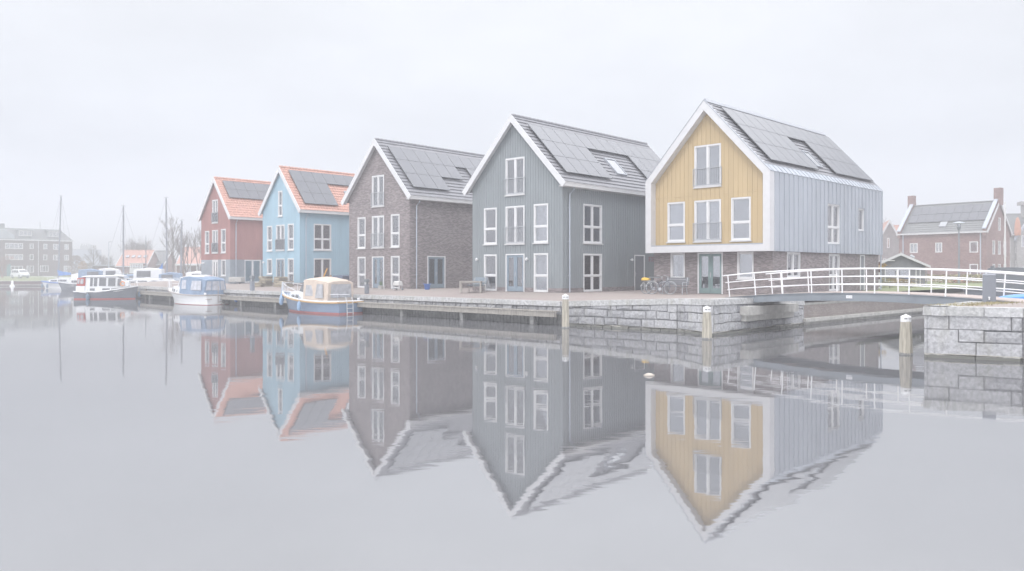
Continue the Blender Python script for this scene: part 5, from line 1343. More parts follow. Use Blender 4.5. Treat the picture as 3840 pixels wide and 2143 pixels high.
# apartment block: local x along the front (0 at its right-hand corner, negative to the left), y into the block
t = thing('apartment_block', 'long brown brick apartment block with grey mansard roof on the far left bank', 'apartment block', (-106.5, 190, .676), R(46.2))
fr = TF('front', 0); HE, HR = 8.55, 11.2
def ub(px):      # distance along the front for a photo column
    k = (px-1920)/F; c, s = math.cos(R(46.2)), math.sin(R(46.2)); return (k*190+106.5)/(c-k*s)
def zbk(px, py): u = ub(px); return CAMZ-.676 - (py-1011)/F*(190+u*math.sin(R(46.2)))
P4 = 4.794
rows = [(95,415,440,545,4),(533,605,452,548,1),(778,850,455,553,1),(955,1075,458,560,2),(1155,1237,462,560,2),(95,415,640,745,4),(533,605,645,747,1),(778,850,650,750,1),(955,1075,652,752,2),(1155,1237,655,755,2),(190,412,852,948,3),(478,608,850,972,2),(722,872,846,962,3),(1145,1300,850,962,3)]
wins = []
for x0, x1, y0, y1, n in rows:
    a, b = ub(x0/P4), min(ub(x1/P4), -.25); wins.append((a, b, zbk(x0/P4, 820+y1/P4), zbk(x0/P4, 820+y0/P4), n))
for dx in (-17.5,):                                  # the front repeats on the stretch outside the picture
    for a, b, z0, z1, n in wins[:]:
        if b + dx < wins[0][0]-.4: wins.append((a+dx, b+dx, z0, z1, n))
w = MB(fr); wall(w, -38, 0, 0, lambda u: HE, [q[:4] for q in wins], rev=.25)
w.tf = TF('right', 0); wall(w, 0, 10, 0, lambda u: HE, []); w.tf = TF('back', 10); wall(w, 0, 38, 0, lambda u: HE, []); w.build('wall', BRICK_BR, t, norm=False)
for a, b, z0, z1, n in wins: simple_window(t, fr, a, b, z0, z1, n, fw=.14, cur='blind' if random.random() < .25 else None)
rf = MB(); rf.hexa([(-38,-.1,HE),(.1,-.1,HE),(.1,10.1,HE),(-38,10.1,HE)], [(-38,2.2,HR),(-2.2,2.2,HR),(-2.2,7.8,HR),(-38,7.8,HR)]); rfo = rf.build('mansard_roof', ROOF_GREY, t)
g_ = MB(); g_.box(-38,.2,-.25,-.102,HE-.28,HE+.0); g_.build('gutter', WHITE, t)
for x0, x1, y0, y1, n in ((345,575,240,330,3),(880,1075,262,345,3)):
    a, b = ub(x0/P4), ub(x1/P4); d = MB(); d.box(a-.15,b+.15,.2,3.0,HE+.7,HE+2.2); d.box(a-.5,b+.5,.0,3.1,HE+2.2,HE+2.34); do = d.build('dormer', GREYT, rfo)
    window(rfo, TF('front', .2), (a,b,HE+.8,HE+2.1,'4',{'n':3,'flat':True}), sill=False, fw=.14, d=.06)
d = MB(); a, b = ub(-40), ub(262/P4); d.prism([(a,-.15,HE+.1),(b,-.15,HE+.1),(b,-.15,HE+1.0),(b-2.0,-.15,HE+2.3),(a,-.15,HE+2.3)], (0,3,0)); d.build('gambrel_dormer', ZINC, rfo)
for px, r_, h_ in ((85/P4,.2,.8),(133/P4,.4,1.1)): c = MB(); u = ub(px); c.box(u-r_,u+r_,4,4.6,HR-.1,HR+h_); c.build('chimney', DARKM, rfo)
p = MB(); u = ub(688/P4); p.tube([(u,-.08,HE-.3),(u,-.08,.1)], .07, 6); p.build('drainpipe', WHITE, t)
gd = MB(fr); u0, u1 = ub(120/P4), ub(190/P4); gd.box(u0,u1,0,2.9,.01,.06); gd.build('green_door', paint('sea_green', (.09,.24,.24), .5, .08), t)
a_ = MB(); a_.tube([(ub(776/P4),2.4,HR-.2),(ub(776/P4),2.4,HR+1.7)], .06, 5); a_.build('aerial', METAL, rfo)

def bg_house(name, lab, x, y, rz, W, D, he, hr, wm, rm, wins=(), z=.676, cat='house', ch=(), trim=WHITE, side_wins=()):
    """local x along the eaves front, ridge parallel to x"""
    t = thing(name, lab, cat, (x, y, z), rz)
    fr = TF('front', 0); rt = TF('right', W)
    w = MB(fr); wall(w, 0, W, 0, lambda u: he, [q[:4] for q in wins], rev=.2); gt = lambda u: he+(hr-he)*(1-abs(u-D/2)/(D/2))
    w.tf = rt; wall(w, 0, D, 0, gt, [q[:4] for q in side_wins], breaks=(D/2,), rev=.2)
    w.tf = TF('left', 0); wall(w, -D, 0, 0, lambda u: gt(-u), [], breaks=(-D/2,)); w.tf = TF('back', D); wall(w, -W, 0, 0, lambda u: he, []); w.build('wall', wm, t, norm=False)
    m = MB(); k = 14
    for i in range(k):
        f0, f1 = i/k, (i+1)/k
        for s in (0, 1):
            y0, y1 = (D/2*f0-.2*(1-f0), D/2*f1-.2*(1-f1)); z0, z1 = he-.1+(hr-he+.1)*f0, he-.1+(hr-he+.1)*f1
            if s: y0, y1 = D-y0, D-y1
            m.face([(-.15,y0,z0+.05),(W+.15,y0,z0+.05),(W+.15,y1,z1),(-.15,y1,z1)]); m.face([(-.15,y0,z0+.05),(W+.15,y0,z0+.05),(W+.15,y0,z0-.02),(-.15,y0,z0-.02)])
    m.tube([(-.15,D/2,hr),(W+.15,D/2,hr)], .12, 6)
    ro = m.build('roof', rm, t, norm=False)
    b = MB(); b.box(-.2,W+.2,-.36,-.2,he-.18,he-.0)
    for xx in (-.2, W+.12):
        b.prism([(xx,-.3,he-.12),(xx,D/2,hr+.1),(xx,D/2,hr-.2),(xx,-.1,he-.25)], (.08,0,0)); b.prism([(xx,D+.3,he-.12),(xx,D/2,hr+.1),(xx,D/2,hr-.2),(xx,D+.1,he-.25)], (.08,0,0))
    b.build('bargeboard', trim, t)
    for q in wins: simple_window(t, fr, q[0], q[1], q[2], q[3], q[4] if len(q) > 4 else 1, fw=.11, cur=q[5] if len(q) > 5 else None)
    for q in side_wins: simple_window(t, rt, q[0], q[1], q[2], q[3], q[4] if len(q) > 4 else 1, fw=.09)
    for cx, cw, chh in ch: c = MB(); c.box(cx-cw,cx+cw,D/2-cw,D/2+cw,hr-.5,hr+chh); c.build('chimney', wm, ro)
    return t, ro
# orange-roofed boathouse with white bay
Y = 142
t, ro = bg_house('boatyard_house', 'orange-roofed white-trimmed house with a long white upper bay, behind the marina', at(437,Y), Y, R(3), 5.2, 7, 2.2, 5.1, BRICK_RED, ROOF_OR, ())
by_ = MB(); by_.box(2.65,5.1,-.9,-.02,.9,1.72); by_.box(2.6,5.2,-.95,.4,2.62,2.72); by_.box(.1,5.2,-1.0,.0,.86,.898); by_.build('bay', WHITE, t)
window(t, TF('front', -.85), (2.72,5.0,1.73,2.6,'4',{'n':5,'flat':True}), sill=False, fw=.1)
for i in range(4): s = MB(); x = .9+i*1.05; yy = 7/2*.55; s.hexa([(x,yy-.3,3.72),(x+.6,yy-.3,3.72),(x+.6,yy+.2,4.12),(x,yy+.2,4.12)], [(x,yy-.36,3.80),(x+.6,yy-.36,3.80),(x+.6,yy+.14,4.20),(x,yy+.14,4.20)]); s.build('skylight', SKYP, ro)
for x in (.15, 2.3, 4.6): p = MB(); p.box(x-.08,x+.08,-.9,-.74,0,.858); p.build('porch_post', WHITE, t)
Y = 147
bg_house('brick_house', 'low brick house with dark slate roof beside the orange-roofed boatyard house', at(543,Y), Y, R(2), 3.4, 7, 2.5, 5.1, BRICK_RED, ROOF_GREY, ((.5,1.3,.8,2.0),(1.9,2.6,.2,2.0)))
Y = 140
t, ro = bg_house('brick_house', 'low brick house with orange roof and white canopy, just left of the red house', at(664,Y), Y, R(5), 7.5, 8, 2.6, 5.6, BRICK_RED, ROOF_OR, ((1.2,2.4,.9,2.1,2),(3.4,5.4,.8,2.2,3)))
cn = MB(); cn.box(.3,4.2,-2.2,-.4,2.25,2.42)
for x in (.5,4.0): cn.box(x-.06,x+.06,-2.1,-1.98,0,2.248)
cn.build('canopy', WHITE, t)
# flat brown shed, pale factory
t = thing('brick_shed', 'long low brown brick shed with flat grey roof behind the marina', 'shed', (at(352,150), 150, .676))
b = MB(); b.box(0,4.1,0,6,0,2.2); b.build('wall', BRICK_BR, t); b = MB(); b.box(-.15,4.25,-.2,6.1,2.2,2.45); b.build('roof', GREYT, t)
b = MB()
for x in (.6,2.2): b.box(x,x+1.1,-.03,-.002,.2,1.8)
b.build('gate', paint('brown_gate', (.25,.17,.14), .7, .1), t)
t = thing('factory_building', 'pale blue-grey industrial building with roof plant far behind the apartment block', 'industrial building', (at(268,300), 300, .676))
b = MB(); b.box(0,6.2,0,10,0,9.1); b.build('wall', paint('pale_blue_cladding', (.40,.45,.55), .6, .05, .6), t)
b = MB(); b.box(-.1,6.3,-.1,10.1,9.1,9.35); b.build('parapet', GREYT, t)
b = MB()
for x in (2.6,3.6,4.4,5.2,5.8): b.box(x-.35,x+.35,2,3.4,9.35,10.5+.5*(x%1)); b.tube([(x,2.5,10.4),(x,2.5,11.5)], .16, 6)
b.build('roof_plant', METAL, t)
for x in (3.3,4.5): b = MB(); b.box(x-.3,x+.3,-.03,-.002,4.6,6.4); b.build('window', WINDK, t)

# ------------------------------------------------------------------ right background
def RP(px, Y): return (at(px, Y), Y)
Y0 = 97.0
t, ro = bg_house('brick_house', 'large red brick house with two chimneys and solar panels, behind the black shed', at(3371,Y0), Y0, R(-51.7), 9.9, 6.8, 5.75, 9.35, BRICK_RED, ROOF_GREY,
    ((1.32,2.28,3.38,4.56,2,'blind'),(4.32,5.1,3.38,4.56,2),(8.1,9.02,3.31,4.6,1,'blind'),(8.1,9.02,.6,2.0,1)), z=.876, ch=((.0,.36,1.3),(9.9,.38,1.5)), side_wins=((1.65,2.35,3.1,4.7),(3.25,3.95,3.1,4.7),(4.9,5.6,3.1,4.7),(3.3,3.95,5.9,7.4),(1.65,2.35,.2,2.0),(3.25,3.95,.2,2.0),(4.9,5.6,.2,2.0)))
for x in (-.02, 9.62):                                   # raised gable parapets capped in zinc
    p = MB(); p.prism([(x,-.35,5.2),(x,-.35,6.0),(x,3.4,9.75),(x,7.1,6.0),(x,7.1,5.2),(x,3.4,9.3)], (.32,0,0)); p.build('gable_parapet', BRICK_RED, t)
    c = MB(); c.prism([(x-.05,-.42,6.0),(x-.05,3.2,9.62),(x-.05,3.2,9.74),(x-.05,-.42,6.12)], (.42,0,0)); c.build('parapet_coping', PIPE, t)
m2 = (9.35-5.65)/(3.4+.2); an = math.atan(m2)
for i in range(9):
    for r_ in range(2):
        s = MB(); f0 = .10+.27*r_; f1 = f0+.26; x = .62+i*.98
        yz = lambda f, h: (3.4-(3.6)*f - h*math.sin(an), 9.35-3.7*f + h*math.cos(an))
        a, b_ = yz(f0,.12), yz(f1,.12); c, d = yz(f0,.16), yz(f1,.16)
        s.hexa([(x,a[0],a[1]),(x+.95,a[0],a[1]),(x+.95,b_[0],b_[1]),(x,b_[0],b_[1])], [(x,c[0],c[1]),(x+.95,c[0],c[1]),(x+.95,d[0],d[1]),(x,d[0],d[1])]); s.build('solar_panel', SOLAR, ro)
s = MB(); a, b_ = yz(.64,.14), yz(.79,.14); s.hexa([(4.5,a[0],a[1]-.12),(5.3,a[0],a[1]-.12),(5.3,b_[0],b_[1]-.12),(4.5,b_[0],b_[1]-.12)], [(4.5,a[0],a[1]),(5.3,a[0],a[1]),(5.3,b_[0],b_[1]),(4.5,b_[0],b_[1])]); s.build('skylight', SKYP, ro)
for x in (.55, 9.3): p = MB(); p.tube([(x,-.1,5.6),(x,-.1,0)], .07, 6); p.build('drainpipe', PIPE, t)
# dark gable house with orange roof behind
Y = 118
t = thing('gabled_house', 'narrow dark brick gable with white bargeboards and orange roof, right of the zinc wall', 'house', (at(3336,Y), Y, .876), R(-20))
w = MB(TF('front',0)); W_ = [(-.35,.0,4.6,6.1),(-.9,-.45,1.4,3.0),(.0,.5,1.4,3.0),(.9,1.5,1.4,3.0)]
wall(w, -2.5, 2.5, 0, lambda u: 8.6-1.95*abs(u), W_, breaks=(0,)); w.tf = TF('right', 2.5); wall(w, 0, 9, 0, lambda u: 3.7, []); w.tf = TF('left', -2.5); wall(w, -9, 0, 0, lambda u: 3.7, []); w.build('wall', BRICK, t, norm=False)
for q in W_: simple_window(t, TF('front',0), q[0], q[1], q[2], q[3], 1, fw=.09)
b = MB()
for s in (1,-1): b.prism([(0,-.2,8.95),(s*2.75,-.2,3.6),(s*2.55,-.2,3.55),(0,-.2,8.4)], (0,.15,0))
b.build('bargeboard', WHITE, t)
r = MB()
for s in (1,-1):
    for i in range(16): f0, f1 = i/16, (i+1)/16; r.face([(s*2.75*f0,-.05,8.85-5.3*f0),(s*2.75*f0,9,8.85-5.3*f0),(s*2.75*f1,9,8.85-5.3*f1+.06),(s*2.75*f1,-.05,8.85-5.3*f1+.06)])
r.build('roof', ROOF_OR, t, norm=False)
bg_house('terraced_house', 'orange-roofed terrace running behind the narrow dark gable', at(3290,128), 128, R(-4), 9, 7, 3.5, 8.7, BRICK, ROOF_OR, (), z=.876)
# black garden shed
Y = 51.5
t = thing('garden_shed', 'black timber garden shed with white trim and pale felt roof beyond the footbridge', 'shed', (at(3378,Y), Y, .876), R(-24))
bl = paint('black_boards', (.2,.205,.215), .75, .12, 2); w = MB(); HW, DE, SE, SR = 1.42, 6.2, 1.72, 2.42
zt = lambda u: SR-.06-(SR-SE)*abs(u)/HW
w.tf = TF('front',0); OP = [(-.95,.55,.55,1.42)]
wall(w, -HW, HW, 0, zt, OP, breaks=(0,), rev=.08)
for i in range(15):
    z = i*.145
    for a, b_, z0, ta, tb in strips(-HW, HW, z+.004, lambda u: z+.14, [(-1.0,.6,.5,1.47)]):
        lim = HW if z+.14 < SE-.1 else max(0, (SR-.06-z-.14)/(SR-SE)*HW)
        a, b_ = max(a, -lim), min(b_, lim)
        if b_-a > .02: w.hexa([(a,z0,.0),(b_,z0,.0),(b_,z0,.026),(a,z0,.026)], [(a,ta,.0),(b_,ta,.0),(b_,ta,.008),(a,ta,.008)])
w.tf = TF('right',HW); wall(w, 0, DE, 0, lambda u: SE-.08, []); w.tf = TF('left',-HW); wall(w, -DE, 0, 0, lambda u: SE-.08, []); w.tf = TF('back',DE); wall(w, -HW, HW, 0, zt, [], breaks=(0,)); w.build('wall', bl, t, norm=False)
window(t, TF('front',0), (-.95,.55,.55,1.42,'D',{'flat':True}), fw=.05, sill=False)
r = MB()
for s in (1,-1): r.hexa([(0,-.25,SR-.05),(s*(HW+.25),-.25,SE-.17),(s*(HW+.25),DE+.2,SE-.17),(0,DE+.2,SR-.05)], [(0,-.25,SR),(s*(HW+.25),-.25,SE-.12),(s*(HW+.25),DE+.2,SE-.12),(0,DE+.2,SR)])
r.build('roof', ROOF_LIGHT, t)
b = MB()
for s in (1,-1): b.prism([(0,-.29,SR+.04),(s*(HW+.3),-.29,SE-.11),(s*(HW+.3),-.29,SE-.26),(0,-.29,SR-.13)], (0,.035,0)); b.prism([(0,DE+.2,SR+.04),(s*(HW+.3),DE+.2,SE-.11),(s*(HW+.3),DE+.2,SE-.2),(0,DE+.2,SR-.06)], (0,.035,0))
b.tube([(0,-.27,SR+.02),(0,-.27,SR+.12)], .025, 5); b.build('bargeboard', WHITE, t)
d = MB(TF('front',0)); d.box(.86,.92,.02,1.35,.028,.05); d.box(1.10,1.16,.02,1.35,.028,.05); d.box(.84,1.18,1.351,1.42,.028,.055); d.build('door_trim', WHITE, t)
p = MB()
for u in (.5, 2.0): p.tube([(HW+.12,u,SE-.2),(HW+.12,u,0)], .025, 6)
p.build('drainpipe', METAL, t)
for u, v in ((.75,2.3),(.9,3.0)): q = MB(); zz = SR-.05-(SR-SE+.07)*u/HW*.8; q.lathe([(.05,0),(.05,.22),(.12,.23),(.03,.34)], (u,v,zz), 9); q.build('roof_vent', METAL, t)
# garden planting in front of the shed
def plants(px, Y, w_, h_, n, col, lab, seed, z=.88, name='flower_bed', cat='flower bed', col2=None, leaf=.06):
    b = MB(); random.seed(seed)
    for _ in range(n):
        x = random.gauss(0, w_/2.6); y = random.gauss(0, w_/6); zz = random.random()**.8*h_; a = random.uniform(0,6.28); s = leaf*random.uniform(.6,1.4); dz = random.uniform(-.4,.8)
        b.tint = random.random()
        b.face([(x,y,zz),(x+s*math.cos(a),y+s*math.sin(a),zz+s*dz*.5),(x+s*math.cos(a)*1.3-s*.4*math.sin(a),y+s*math.sin(a)*1.3+s*.4*math.cos(a),zz+s*dz),(x-s*.5*math.sin(a),y+s*.5*math.cos(a),zz+s*.3)])
    for _ in range(int(n/25)):
        x = random.gauss(0, w_/3); b.tint = random.random()*.4; b.tube([(x,0,0),(x+random.uniform(-.08,.08),random.uniform(-.05,.05),h_*random.uniform(.6,1))], .008, 3)
    return tag(b.build(name, tintmat(name+'_leaves', col, col2 or tuple(q*1.7 for q in col), .85, .25), loc=(at(px,Y), Y, z), tint=True, norm=False), lab, cat)
plants(3376, 46.5, 1.5, .42, 700, (.20,.15,.09), 'brownish flower trough under the shed window', 21, z=1.25, col2=(.45,.33,.14))
b = MB(); b.box(-.75,.75,-.12,.12,0,.16); 
for s in (-.6,.6): b.box(s-.03,s+.03,-.1,.1,-.38,0)
tag(b.build('trough_table', WOODG, loc=(at(3376,46.6), 46.6, 1.258)), 'low wooden stand carrying the brownish flower trough', 'stand')
plants(3418, 46, .7, .55, 300, (.15,.17,.08), 'tall ragged green and yellow plant beside the shed door', 22, name='garden_plant', cat='plant', col2=(.50,.45,.14))
plants(3310, 45, .9, 1.0, 420, (.14,.15,.09), 'climbing plant with pale buds on the post at the zinc house corner', 23, name='climbing_plant', cat='plant', col2=(.45,.42,.2))
plants(3305, 44.2, .45, .28, 160, (.45,.28,.06), 'yellow-orange hanging flower basket on the post at the zinc house corner', 24, z=2.28, name='hanging_basket', cat='flower basket', col2=(.72,.5,.1), leaf=.05)
b = MB(); n = 9
for i in range(n): b.tint = (i % 2)*1.0; b.box(-.05,.05,-.05,.05,i*.2,i*.2+.198)
b.tint = 1; b.tube([(0,0,1.8),(0,0,1.86),(.9,0,1.86)], .02, 5)
tag(b.build('striped_post', tintmat('striped_post_paint', (.16,.10,.09), (.72,.71,.70)), loc=(at(3296,44.4), 44.4, .88), tint=True), 'post with light and dark bands at the far corner of the zinc house', 'post')
for px, lab in ((3367,'left one of two small yellow garden lanterns on the lawn edge'),(3379,'right one of two small yellow garden lanterns on the lawn edge')):
    t = thing('garden_lantern', lab, 'lantern', (at(px,43.2), 43.2, .886), 0, 'yellow garden lanterns')
    b = MB(); b.lathe([(.05,0),(.075,.05),(.07,.13),(.03,.17)], n=10); b.build('lantern_body', paint('pale_yellow', (.72,.66,.30), .5, .05), t)
    b = MB(); b.tube([(-.05,0,.16),(0,0,.24),(.05,0,.16)], .008, 4); b.build('handle', DARKM, t)
plants(3640, 63, 7, .9, 1500, (.17,.16,.09), 'brown-green winter shrubs along the foot of the red brick house', 25, name='shrub_border', cat='shrubs', col2=(.33,.30,.15), leaf=.16)
plants(3770, 66, 6, .9, 1200, (.19,.17,.09), 'brown-green winter shrubs before the pale stone building', 26, name='shrub_border', cat='shrubs', col2=(.36,.31,.15), leaf=.16)
plants(3592, 62, 1.6, .5, 300, (.42,.14,.12), 'reddish flowering shrub at the street lamp foot', 27, name='flowering_shrub', cat='shrub', col2=(.62,.38,.34), leaf=.10)
# street lamp
Y = 60
t = thing('street_lamp', 'dark street lamp with flat disc hat in front of the red brick house', 'street lamp', (at(3596,Y), Y, .876))
b = MB(); b.tube([(0,0,0),(0,0,1.0),(0,0,4.35)], [.085,.075,.055], 8); b.build('pole', CAB, t)
b = MB(); b.lathe([(.06,4.35),(.15,4.55),(.16,4.62)], n=12); b.build('lamp_neck', CAB, t)
b = MB(); b.lathe([(.13,4.621),(.14,4.88)], n=12); b.build('lamp_glass', GLASSB, t)
b = MB(); b.lathe([(.16,4.881),(.42,4.90),(.40,4.94),(.14,5.02),(.02,5.04)], n=16); b.build('lamp_hat', PIPE, t)
# white flagpole, stone building
b = MB(); b.tube([(0,0,0),(0,0,6.9)], [.07,.045], 6); b.tube([(.1,0,6.4),(-.1,.05,3.2),(.12,0,2.4)], .015, 4)
tag(b.build('flagpole', FRAMEW, loc=(at(3769,64), 64, .876)), 'white flagpole in front of the right gable of the red brick house', 'flagpole')
Y = 108
PALES = brickmat('pale_old_stone', (.36,.355,.35), (.46,.455,.45), (.30,.30,.30), .4, .14, .3)
t, ro = bg_house('stone_building', 'pale grey stone building with dark roof and stepped chimney at the right edge', at(3757,Y), Y, R(-10), 12, 8, 6.2, 9.2, PALES, ROOF_GREY, ((.6,1.05,3.6,5.4),(1.7,2.2,3.6,5.4),(.6,1.05,.6,2.6),(1.7,2.3,.6,2.6),(4.5,5.2,3.6,5.4),(7,7.7,3.6,5.4)), z=.876)
w = MB(TF('front',-.6)); W_ = [(2.2,2.6,4.4,6.0),(3.0,3.4,4.4,6.0)]
wall(w, 1.6, 6.6, 0, lambda u: 9.6-1.55*abs(u-4.1), W_, breaks=(4.1,)); w.build('front_gable', PALES, t, norm=False)
for q in W_: simple_window(t, TF('front',-.6), q[0], q[1], q[2], q[3], 1, fw=.08)
c = MB(); c.prism([(4.1,-.75,9.9),(1.4,-.75,5.7),(1.4,-.75,5.3),(4.1,-.75,9.45)], (0,.5,0)); c.prism([(4.1,-.75,9.9),(6.8,-.75,5.7),(6.8,-.75,5.3),(4.1,-.75,9.45)], (0,.5,0)); c.build('gable_coping', PIPE, t)
c = MB(); c.box(3.2,4.9,1.0,2.0,8.6,10.3); c.box(2.8,5.3,.8,2.2,10.3,10.75); c.build('chimney', PALES, ro)
c = MB(); c.lathe([(.35,6.0),(.42,6.6),(.34,7.6),(.18,8.3),(.05,8.5)], (1.6,-.9,0), 10); c.build('chimney_pot', paint('terracotta', (.55,.28,.19), .8, .1), t)
# dark barge moored on the side canal
t = thing('moored_barge', 'black barge with stubby wheelhouse lying in the side canal at the right edge', 'barge', (at(3905,36.5), 38.0, 0), R(38))
g, wl = hullform(7.5, 2.6, 1.35, 1.05, 1.75, rake=.3, fine=3); hull(t, g, wl, NAVYH, None, DARKM, DARKM, .05)
cab(t, 'wheelhouse', [(.4,.9,1.2,.8,2.3,.05),(-1.6,.95,1.2,.85,2.3,.05)], DARKM)
m = MB(); m.tube([(-3.3,0,1.2),(-3.3,0,2.4)], .09, 8); m.box(-3.7,-2.9,-.2,.2,2.0,2.2); m.build('bollard_post', DARKM, t)
pn = MB()
for s in (1,-1): side_pane(pn, .2, -.6, .45, .85, .92, .82, 1.2, 2.3, s, .02); side_pane(pn, -.75, -1.4, .45, .85, .93, .83, 1.2, 2.3, s, .02)
pn.build('wheelhouse_window', CLEARV, t, norm=False)
# upturned kayak on the right quay
b = MB(); n = 12; rings = []
for i in range(n+1):
    u = -1.35+2.7*i/n; q = max(.03, 1-(abs(u)/1.36)**2.2); rings.append([(u,-.30*q,.02),(u,-.27*q,.10*q+.02),(u,-.1*q,.17*q+.02),(u,.1*q,.17*q+.02),(u,.27*q,.10*q+.02),(u,.30*q,.02)])
b.loft(rings); tag(b.build('upturned_canoe', paint('bright_blue_grp', (.10,.30,.66), .3, .1, 3), loc=(at(3866,24.6), 24.6, 1.293), rz=R(4), smooth=False), 'bright blue upturned canoe on the right quay behind the railing', 'canoe')

# ------------------------------------------------------------------ trees (bare, late winter)
BARK = paint('grey_brown_bark', (.17,.145,.13), .9, .25, 4)
BARKR = paint('reddish_twigs', (.30,.20,.17), .9, .25, 4)
def tree(px, Y, H, sp, seed, lab, mat=None, z=.676, n0=6, lean=0, dens=1.0, r0=.16, multi=False):
    random.seed(seed); t = thing('bare_tree', lab, 'tree', (at(px,Y), Y, z), 0, 'bare winter trees around the marina')
    tr = MB(); cr = MB()
    def branch(p, d, L, r, lev):
        k = 3; pts = [p]; q = Vector(p); dd = Vector(d)
        for i in range(k):
            dd = (dd + Vector((random.gauss(0,.10), random.gauss(0,.10), random.gauss(.04,.06)))).normalized(); q = q + dd*L/k; pts.append(q.copy())
        cr.tube(pts, [r, r*.85, r*.7, r*.45], 4 if lev < 2 else 3, False)
        if lev >= 4 or r < .006: return
        m = random.randint(3, 4) if lev else 4
        for i in range(int(m*dens+.5)):
            f = random.uniform(.3, 1.0); j = min(int(f*k), k-1); b0 = pts[j].lerp(pts[j+1], f*k-j); a = random.uniform(0, 6.28)
            side = Vector((math.cos(a), math.sin(a), 0)); nd = (dd*random.uniform(.7,1.0) + side*random.uniform(.35,.75)*sp + Vector((0,0,.18))).normalized()
            branch(b0, nd, L*random.uniform(.52,.72), max(r*.55, .0075), lev+1)
    if not multi:
        pts = [(lean*f, random.gauss(0,.03), H*f) for f in (0,.15,.3,.5,.72,.9)]
        tr.tube(pts, [r0*1.2, r0, r0*.85, r0*.6, r0*.35, r0*.15], 8); tr.build('trunk', mat or BARK, t)
        for i in range(n0*2):
            f = .24+.64*i/(n0*2); a = i*2.4; p = Vector((lean*f, 0, H*f)); d = Vector((math.cos(a)*sp, math.sin(a)*sp, random.uniform(.7,1.0))).normalized()
            branch(p, d, H*.30*(1.15-f*.75), r0*.38*(1.1-f*.6), 1)
    else:
        tr.tube([(0,0,0),(0,0,H*.12)], [r0*1.2, r0], 8); tr.build('trunk', mat or BARK, t)
        for i in range(n0):
            a = i*2.4+.3; d = Vector((math.cos(a)*sp*.6, math.sin(a)*sp*.6, 1)).normalized(); branch(Vector((0,0,H*.1)), d, H*.5, r0*.55, 0)
    cr.build('crown', mat or BARK, t, norm=False)
tree(350, 150, 5.8, .85, 31, 'round-crowned bare tree right of the pale factory', z=.676)
tree(517, 165, 7.6, .8, 33, 'dense bushy bare tree behind the orange-roofed boatyard house', multi=True, n0=12, dens=1.15)
tree(649, 112, 8.6, .55, 34, 'tallest bare tree with dark trunk between the two masts behind the quay', n0=8, r0=.15)
tree(700, 116, 6.6, .6, 35, 'slim bare tree just left of the red house gable', multi=True, n0=5)
tree(748, 112, 7.2, .5, 36, 'bare tree partly hidden by the red house gable', multi=True, n0=4)
tree(8, 150, 4.0, .7, 37, 'small reddish-twigged tree at the left edge of the picture', BARKR, multi=True, n0=6)
tree(396, 175, 4.6, .8, 38, 'small hazy bare tree behind the brown brick shed', multi=True, n0=7)
tree(3316, 150, 10.6, .7, 39, 'bare treetop just above the orange-roofed terrace at the right', z=.876)
def bush(px, Y, w_, h_, n, lab, c1, c2, seed, z=.676):
    b = MB(); random.seed(seed)
    for _ in range(n):
        a = random.uniform(0,6.28); e = random.random()**.5; f = random.random(); rr = w_/2*e*math.sin(math.pi*(.15+.8*f))**.6; x, y, zz = rr*math.cos(a), rr*math.sin(a)*.7, h_*f; s = .16*random.uniform(.5,1.3); v = random.uniform(0,6.28); b.tint = random.random()
        b.face([(x,y,zz),(x+s*math.cos(v),y+s*math.sin(v)*.6,zz+s*.4),(x+s*math.cos(v)*.6-s*.3,y,zz+s*1.1),(x-s*.4,y+s*.2,zz+s*.5)])
    tag(b.build('bush', tintmat('bush_leaves', c1, c2, .9, .2), loc=(at(px,Y), Y, z), tint=True, norm=False), lab, 'bush', 'bushes on the far bank')
bush(284, 165, 3.6, 4.4, 1600, 'brown-leaved bush against the right end of the apartment block', (.17,.13,.11), (.27,.20,.16), 41)
bush(310, 150, 2.0, 3.0, 700, 'orange-brown bush below the pale factory', (.30,.21,.14), (.45,.31,.19), 42)
bush(335, 160, 2.6, 2.8, 900, 'grey-brown thicket at the foot of the round-crowned tree', (.19,.16,.14), (.29,.25,.21), 43)
# lamp post with arm by the marina
t = thing('lamp_post', 'tall pale lamp post with short arm left of the orange-roofed boatyard house', 'lamp post', (at(408,128), 128, .676))
b = MB(); b.tube([(0,0,0),(0,0,3),(0,0,6.1)], [.08,.06,.045], 6); b.build('pole', PIPE, t)
b = MB(); b.box(-.04,.5,-.07,.07,6.0,6.12); b.build('lamp_head', METAL, t)

survey_done(MARK)
# ------------------------------------------------------------------ camera, sky, sun, air
cam = bpy.data.cameras.new('camera'); co = bpy.data.objects.new('camera', cam); COL.objects.link(co)
co.location = (0, 0, EYE); co.rotation_euler = (R(90), 0, 0)
cam.lens = F/3840*36; cam.sensor_width = 36; cam.sensor_fit = 'HORIZONTAL'; cam.shift_y = -(1071.5-1011)/3840
cam.clip_start = .1; cam.clip_end = 3000; sc.camera = co
SUN_EL, SUN_AZ = 48, 215
w = bpy.data.worlds.new('World'); sc.world = w; w.use_nodes = True; n = w.node_tree.nodes; l = w.node_tree.links
bg = n['Background']; sky = n.new('ShaderNodeTexSky'); sky.sky_type = 'NISHITA'; sky.sun_disc = False; sky.sun_elevation = R(SUN_EL); sky.sun_rotation = R(SUN_AZ)
sky.air_density = 1.0; sky.dust_density = 4.0
hs = n.new('ShaderNodeHueSaturation'); hs.inputs['Saturation'].default_value = .12; l.new(sky.outputs[0], hs.inputs['Color'])
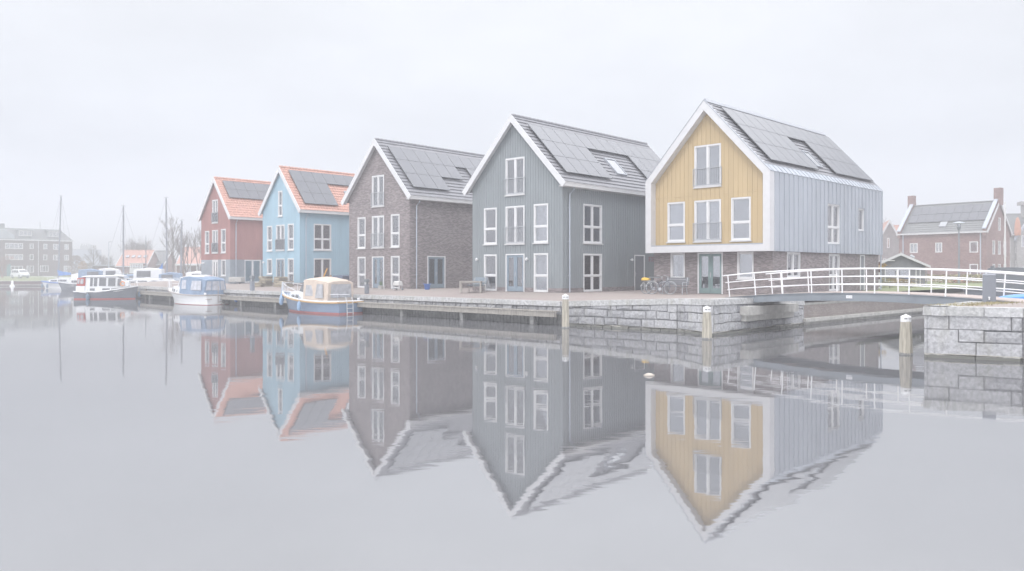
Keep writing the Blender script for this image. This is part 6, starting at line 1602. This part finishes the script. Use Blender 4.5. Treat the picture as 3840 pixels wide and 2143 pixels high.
# closed cloud deck: brighter overhead than at the horizon, with soft uneven patches
tc = n.new('ShaderNodeTexCoord'); sp = n.new('ShaderNodeSeparateXYZ'); l.new(tc.outputs['Generated'], sp.inputs[0])
mr = n.new('ShaderNodeValToRGB'); e = mr.color_ramp.elements
e[0].position = 0; e[0].color = (.205,.212,.232,1); e[1].position = 1; e[1].color = (.52,.525,.545,1)
for p, c in ((.06,(.183,.190,.208,1)),(.14,(.168,.175,.191,1)),(.36,(.176,.181,.192,1)),(.48,(.37,.375,.39,1)),(.70,(.52,.525,.545,1))): q = e.new(p); q.color = c
l.new(sp.outputs['Z'], mr.inputs['Fac'])
mp = n.new('ShaderNodeMapping'); mp.inputs['Scale'].default_value = (1.0,1.0,2.6); l.new(tc.outputs['Generated'], mp.inputs['Vector'])
nz = n.new('ShaderNodeTexNoise'); nz.inputs['Scale'].default_value = 2.3; nz.inputs['Detail'].default_value = 5; nz.inputs['Roughness'].default_value = .55; l.new(mp.outputs[0], nz.inputs['Vector'])
m2 = n.new('ShaderNodeMapRange'); m2.inputs['From Min'].default_value = .3; m2.inputs['From Max'].default_value = .7; m2.inputs['To Min'].default_value = .93; m2.inputs['To Max'].default_value = 1.07; l.new(nz.outputs['Fac'], m2.inputs['Value'])
sc_ = n.new('ShaderNodeVectorMath'); sc_.operation = 'SCALE'; l.new(mr.outputs['Color'], sc_.inputs[0]); l.new(m2.outputs[0], sc_.inputs['Scale'])
up = n.new('ShaderNodeVectorMath'); up.operation = 'SCALE'; up.inputs['Scale'].default_value = SKYK; l.new(sc_.outputs[0], up.inputs[0])
mx = n.new('ShaderNodeMix'); mx.data_type = 'RGBA'; mx.inputs['Factor'].default_value = .94; l.new(hs.outputs[0], mx.inputs['A']); l.new(up.outputs[0], mx.inputs['B'])
l.new(mx.outputs['Result'], bg.inputs['Color']); bg.inputs['Strength'].default_value = .1
su = bpy.data.lights.new('sun', 'SUN'); su.energy = .9; su.angle = R(14); su.color = (1,.97,.93); so = bpy.data.objects.new('sun', su); COL.objects.link(so)
so.rotation_euler = (R(90-SUN_EL), 0, R(180-SUN_AZ))
so.location = (0,0,60)
if HAZE:
    hz_ = MB(); hz_.box(-725,725,-75,725,-1.0,15.6)
    k = NT('air'); k.n.remove(k.b); v = k.add('ShaderNodeVolumePrincipled'); v.inputs['Color'].default_value = HAZEC; v.inputs['Density'].default_value = HAZE; v.inputs['Anisotropy'].default_value = .2
    k.link(v.outputs[0], k.n['Material Output'].inputs['Volume'])
    tag(hz_.build('haze', k.m), kind='stuff')
sc.view_settings.view_transform = 'Standard'; sc.view_settings.look = 'None'; sc.view_settings.gamma = 1; sc.view_settings.exposure = EXPO
sc.cycles.use_denoising = True; sc.cycles.max_bounces = 8; sc.cycles.diffuse_bounces = 3; sc.cycles.glossy_bounces = 4; sc.cycles.transparent_max_bounces = 16; sc.cycles.volume_bounces = 1
sc.cycles.sample_clamp_indirect = 6
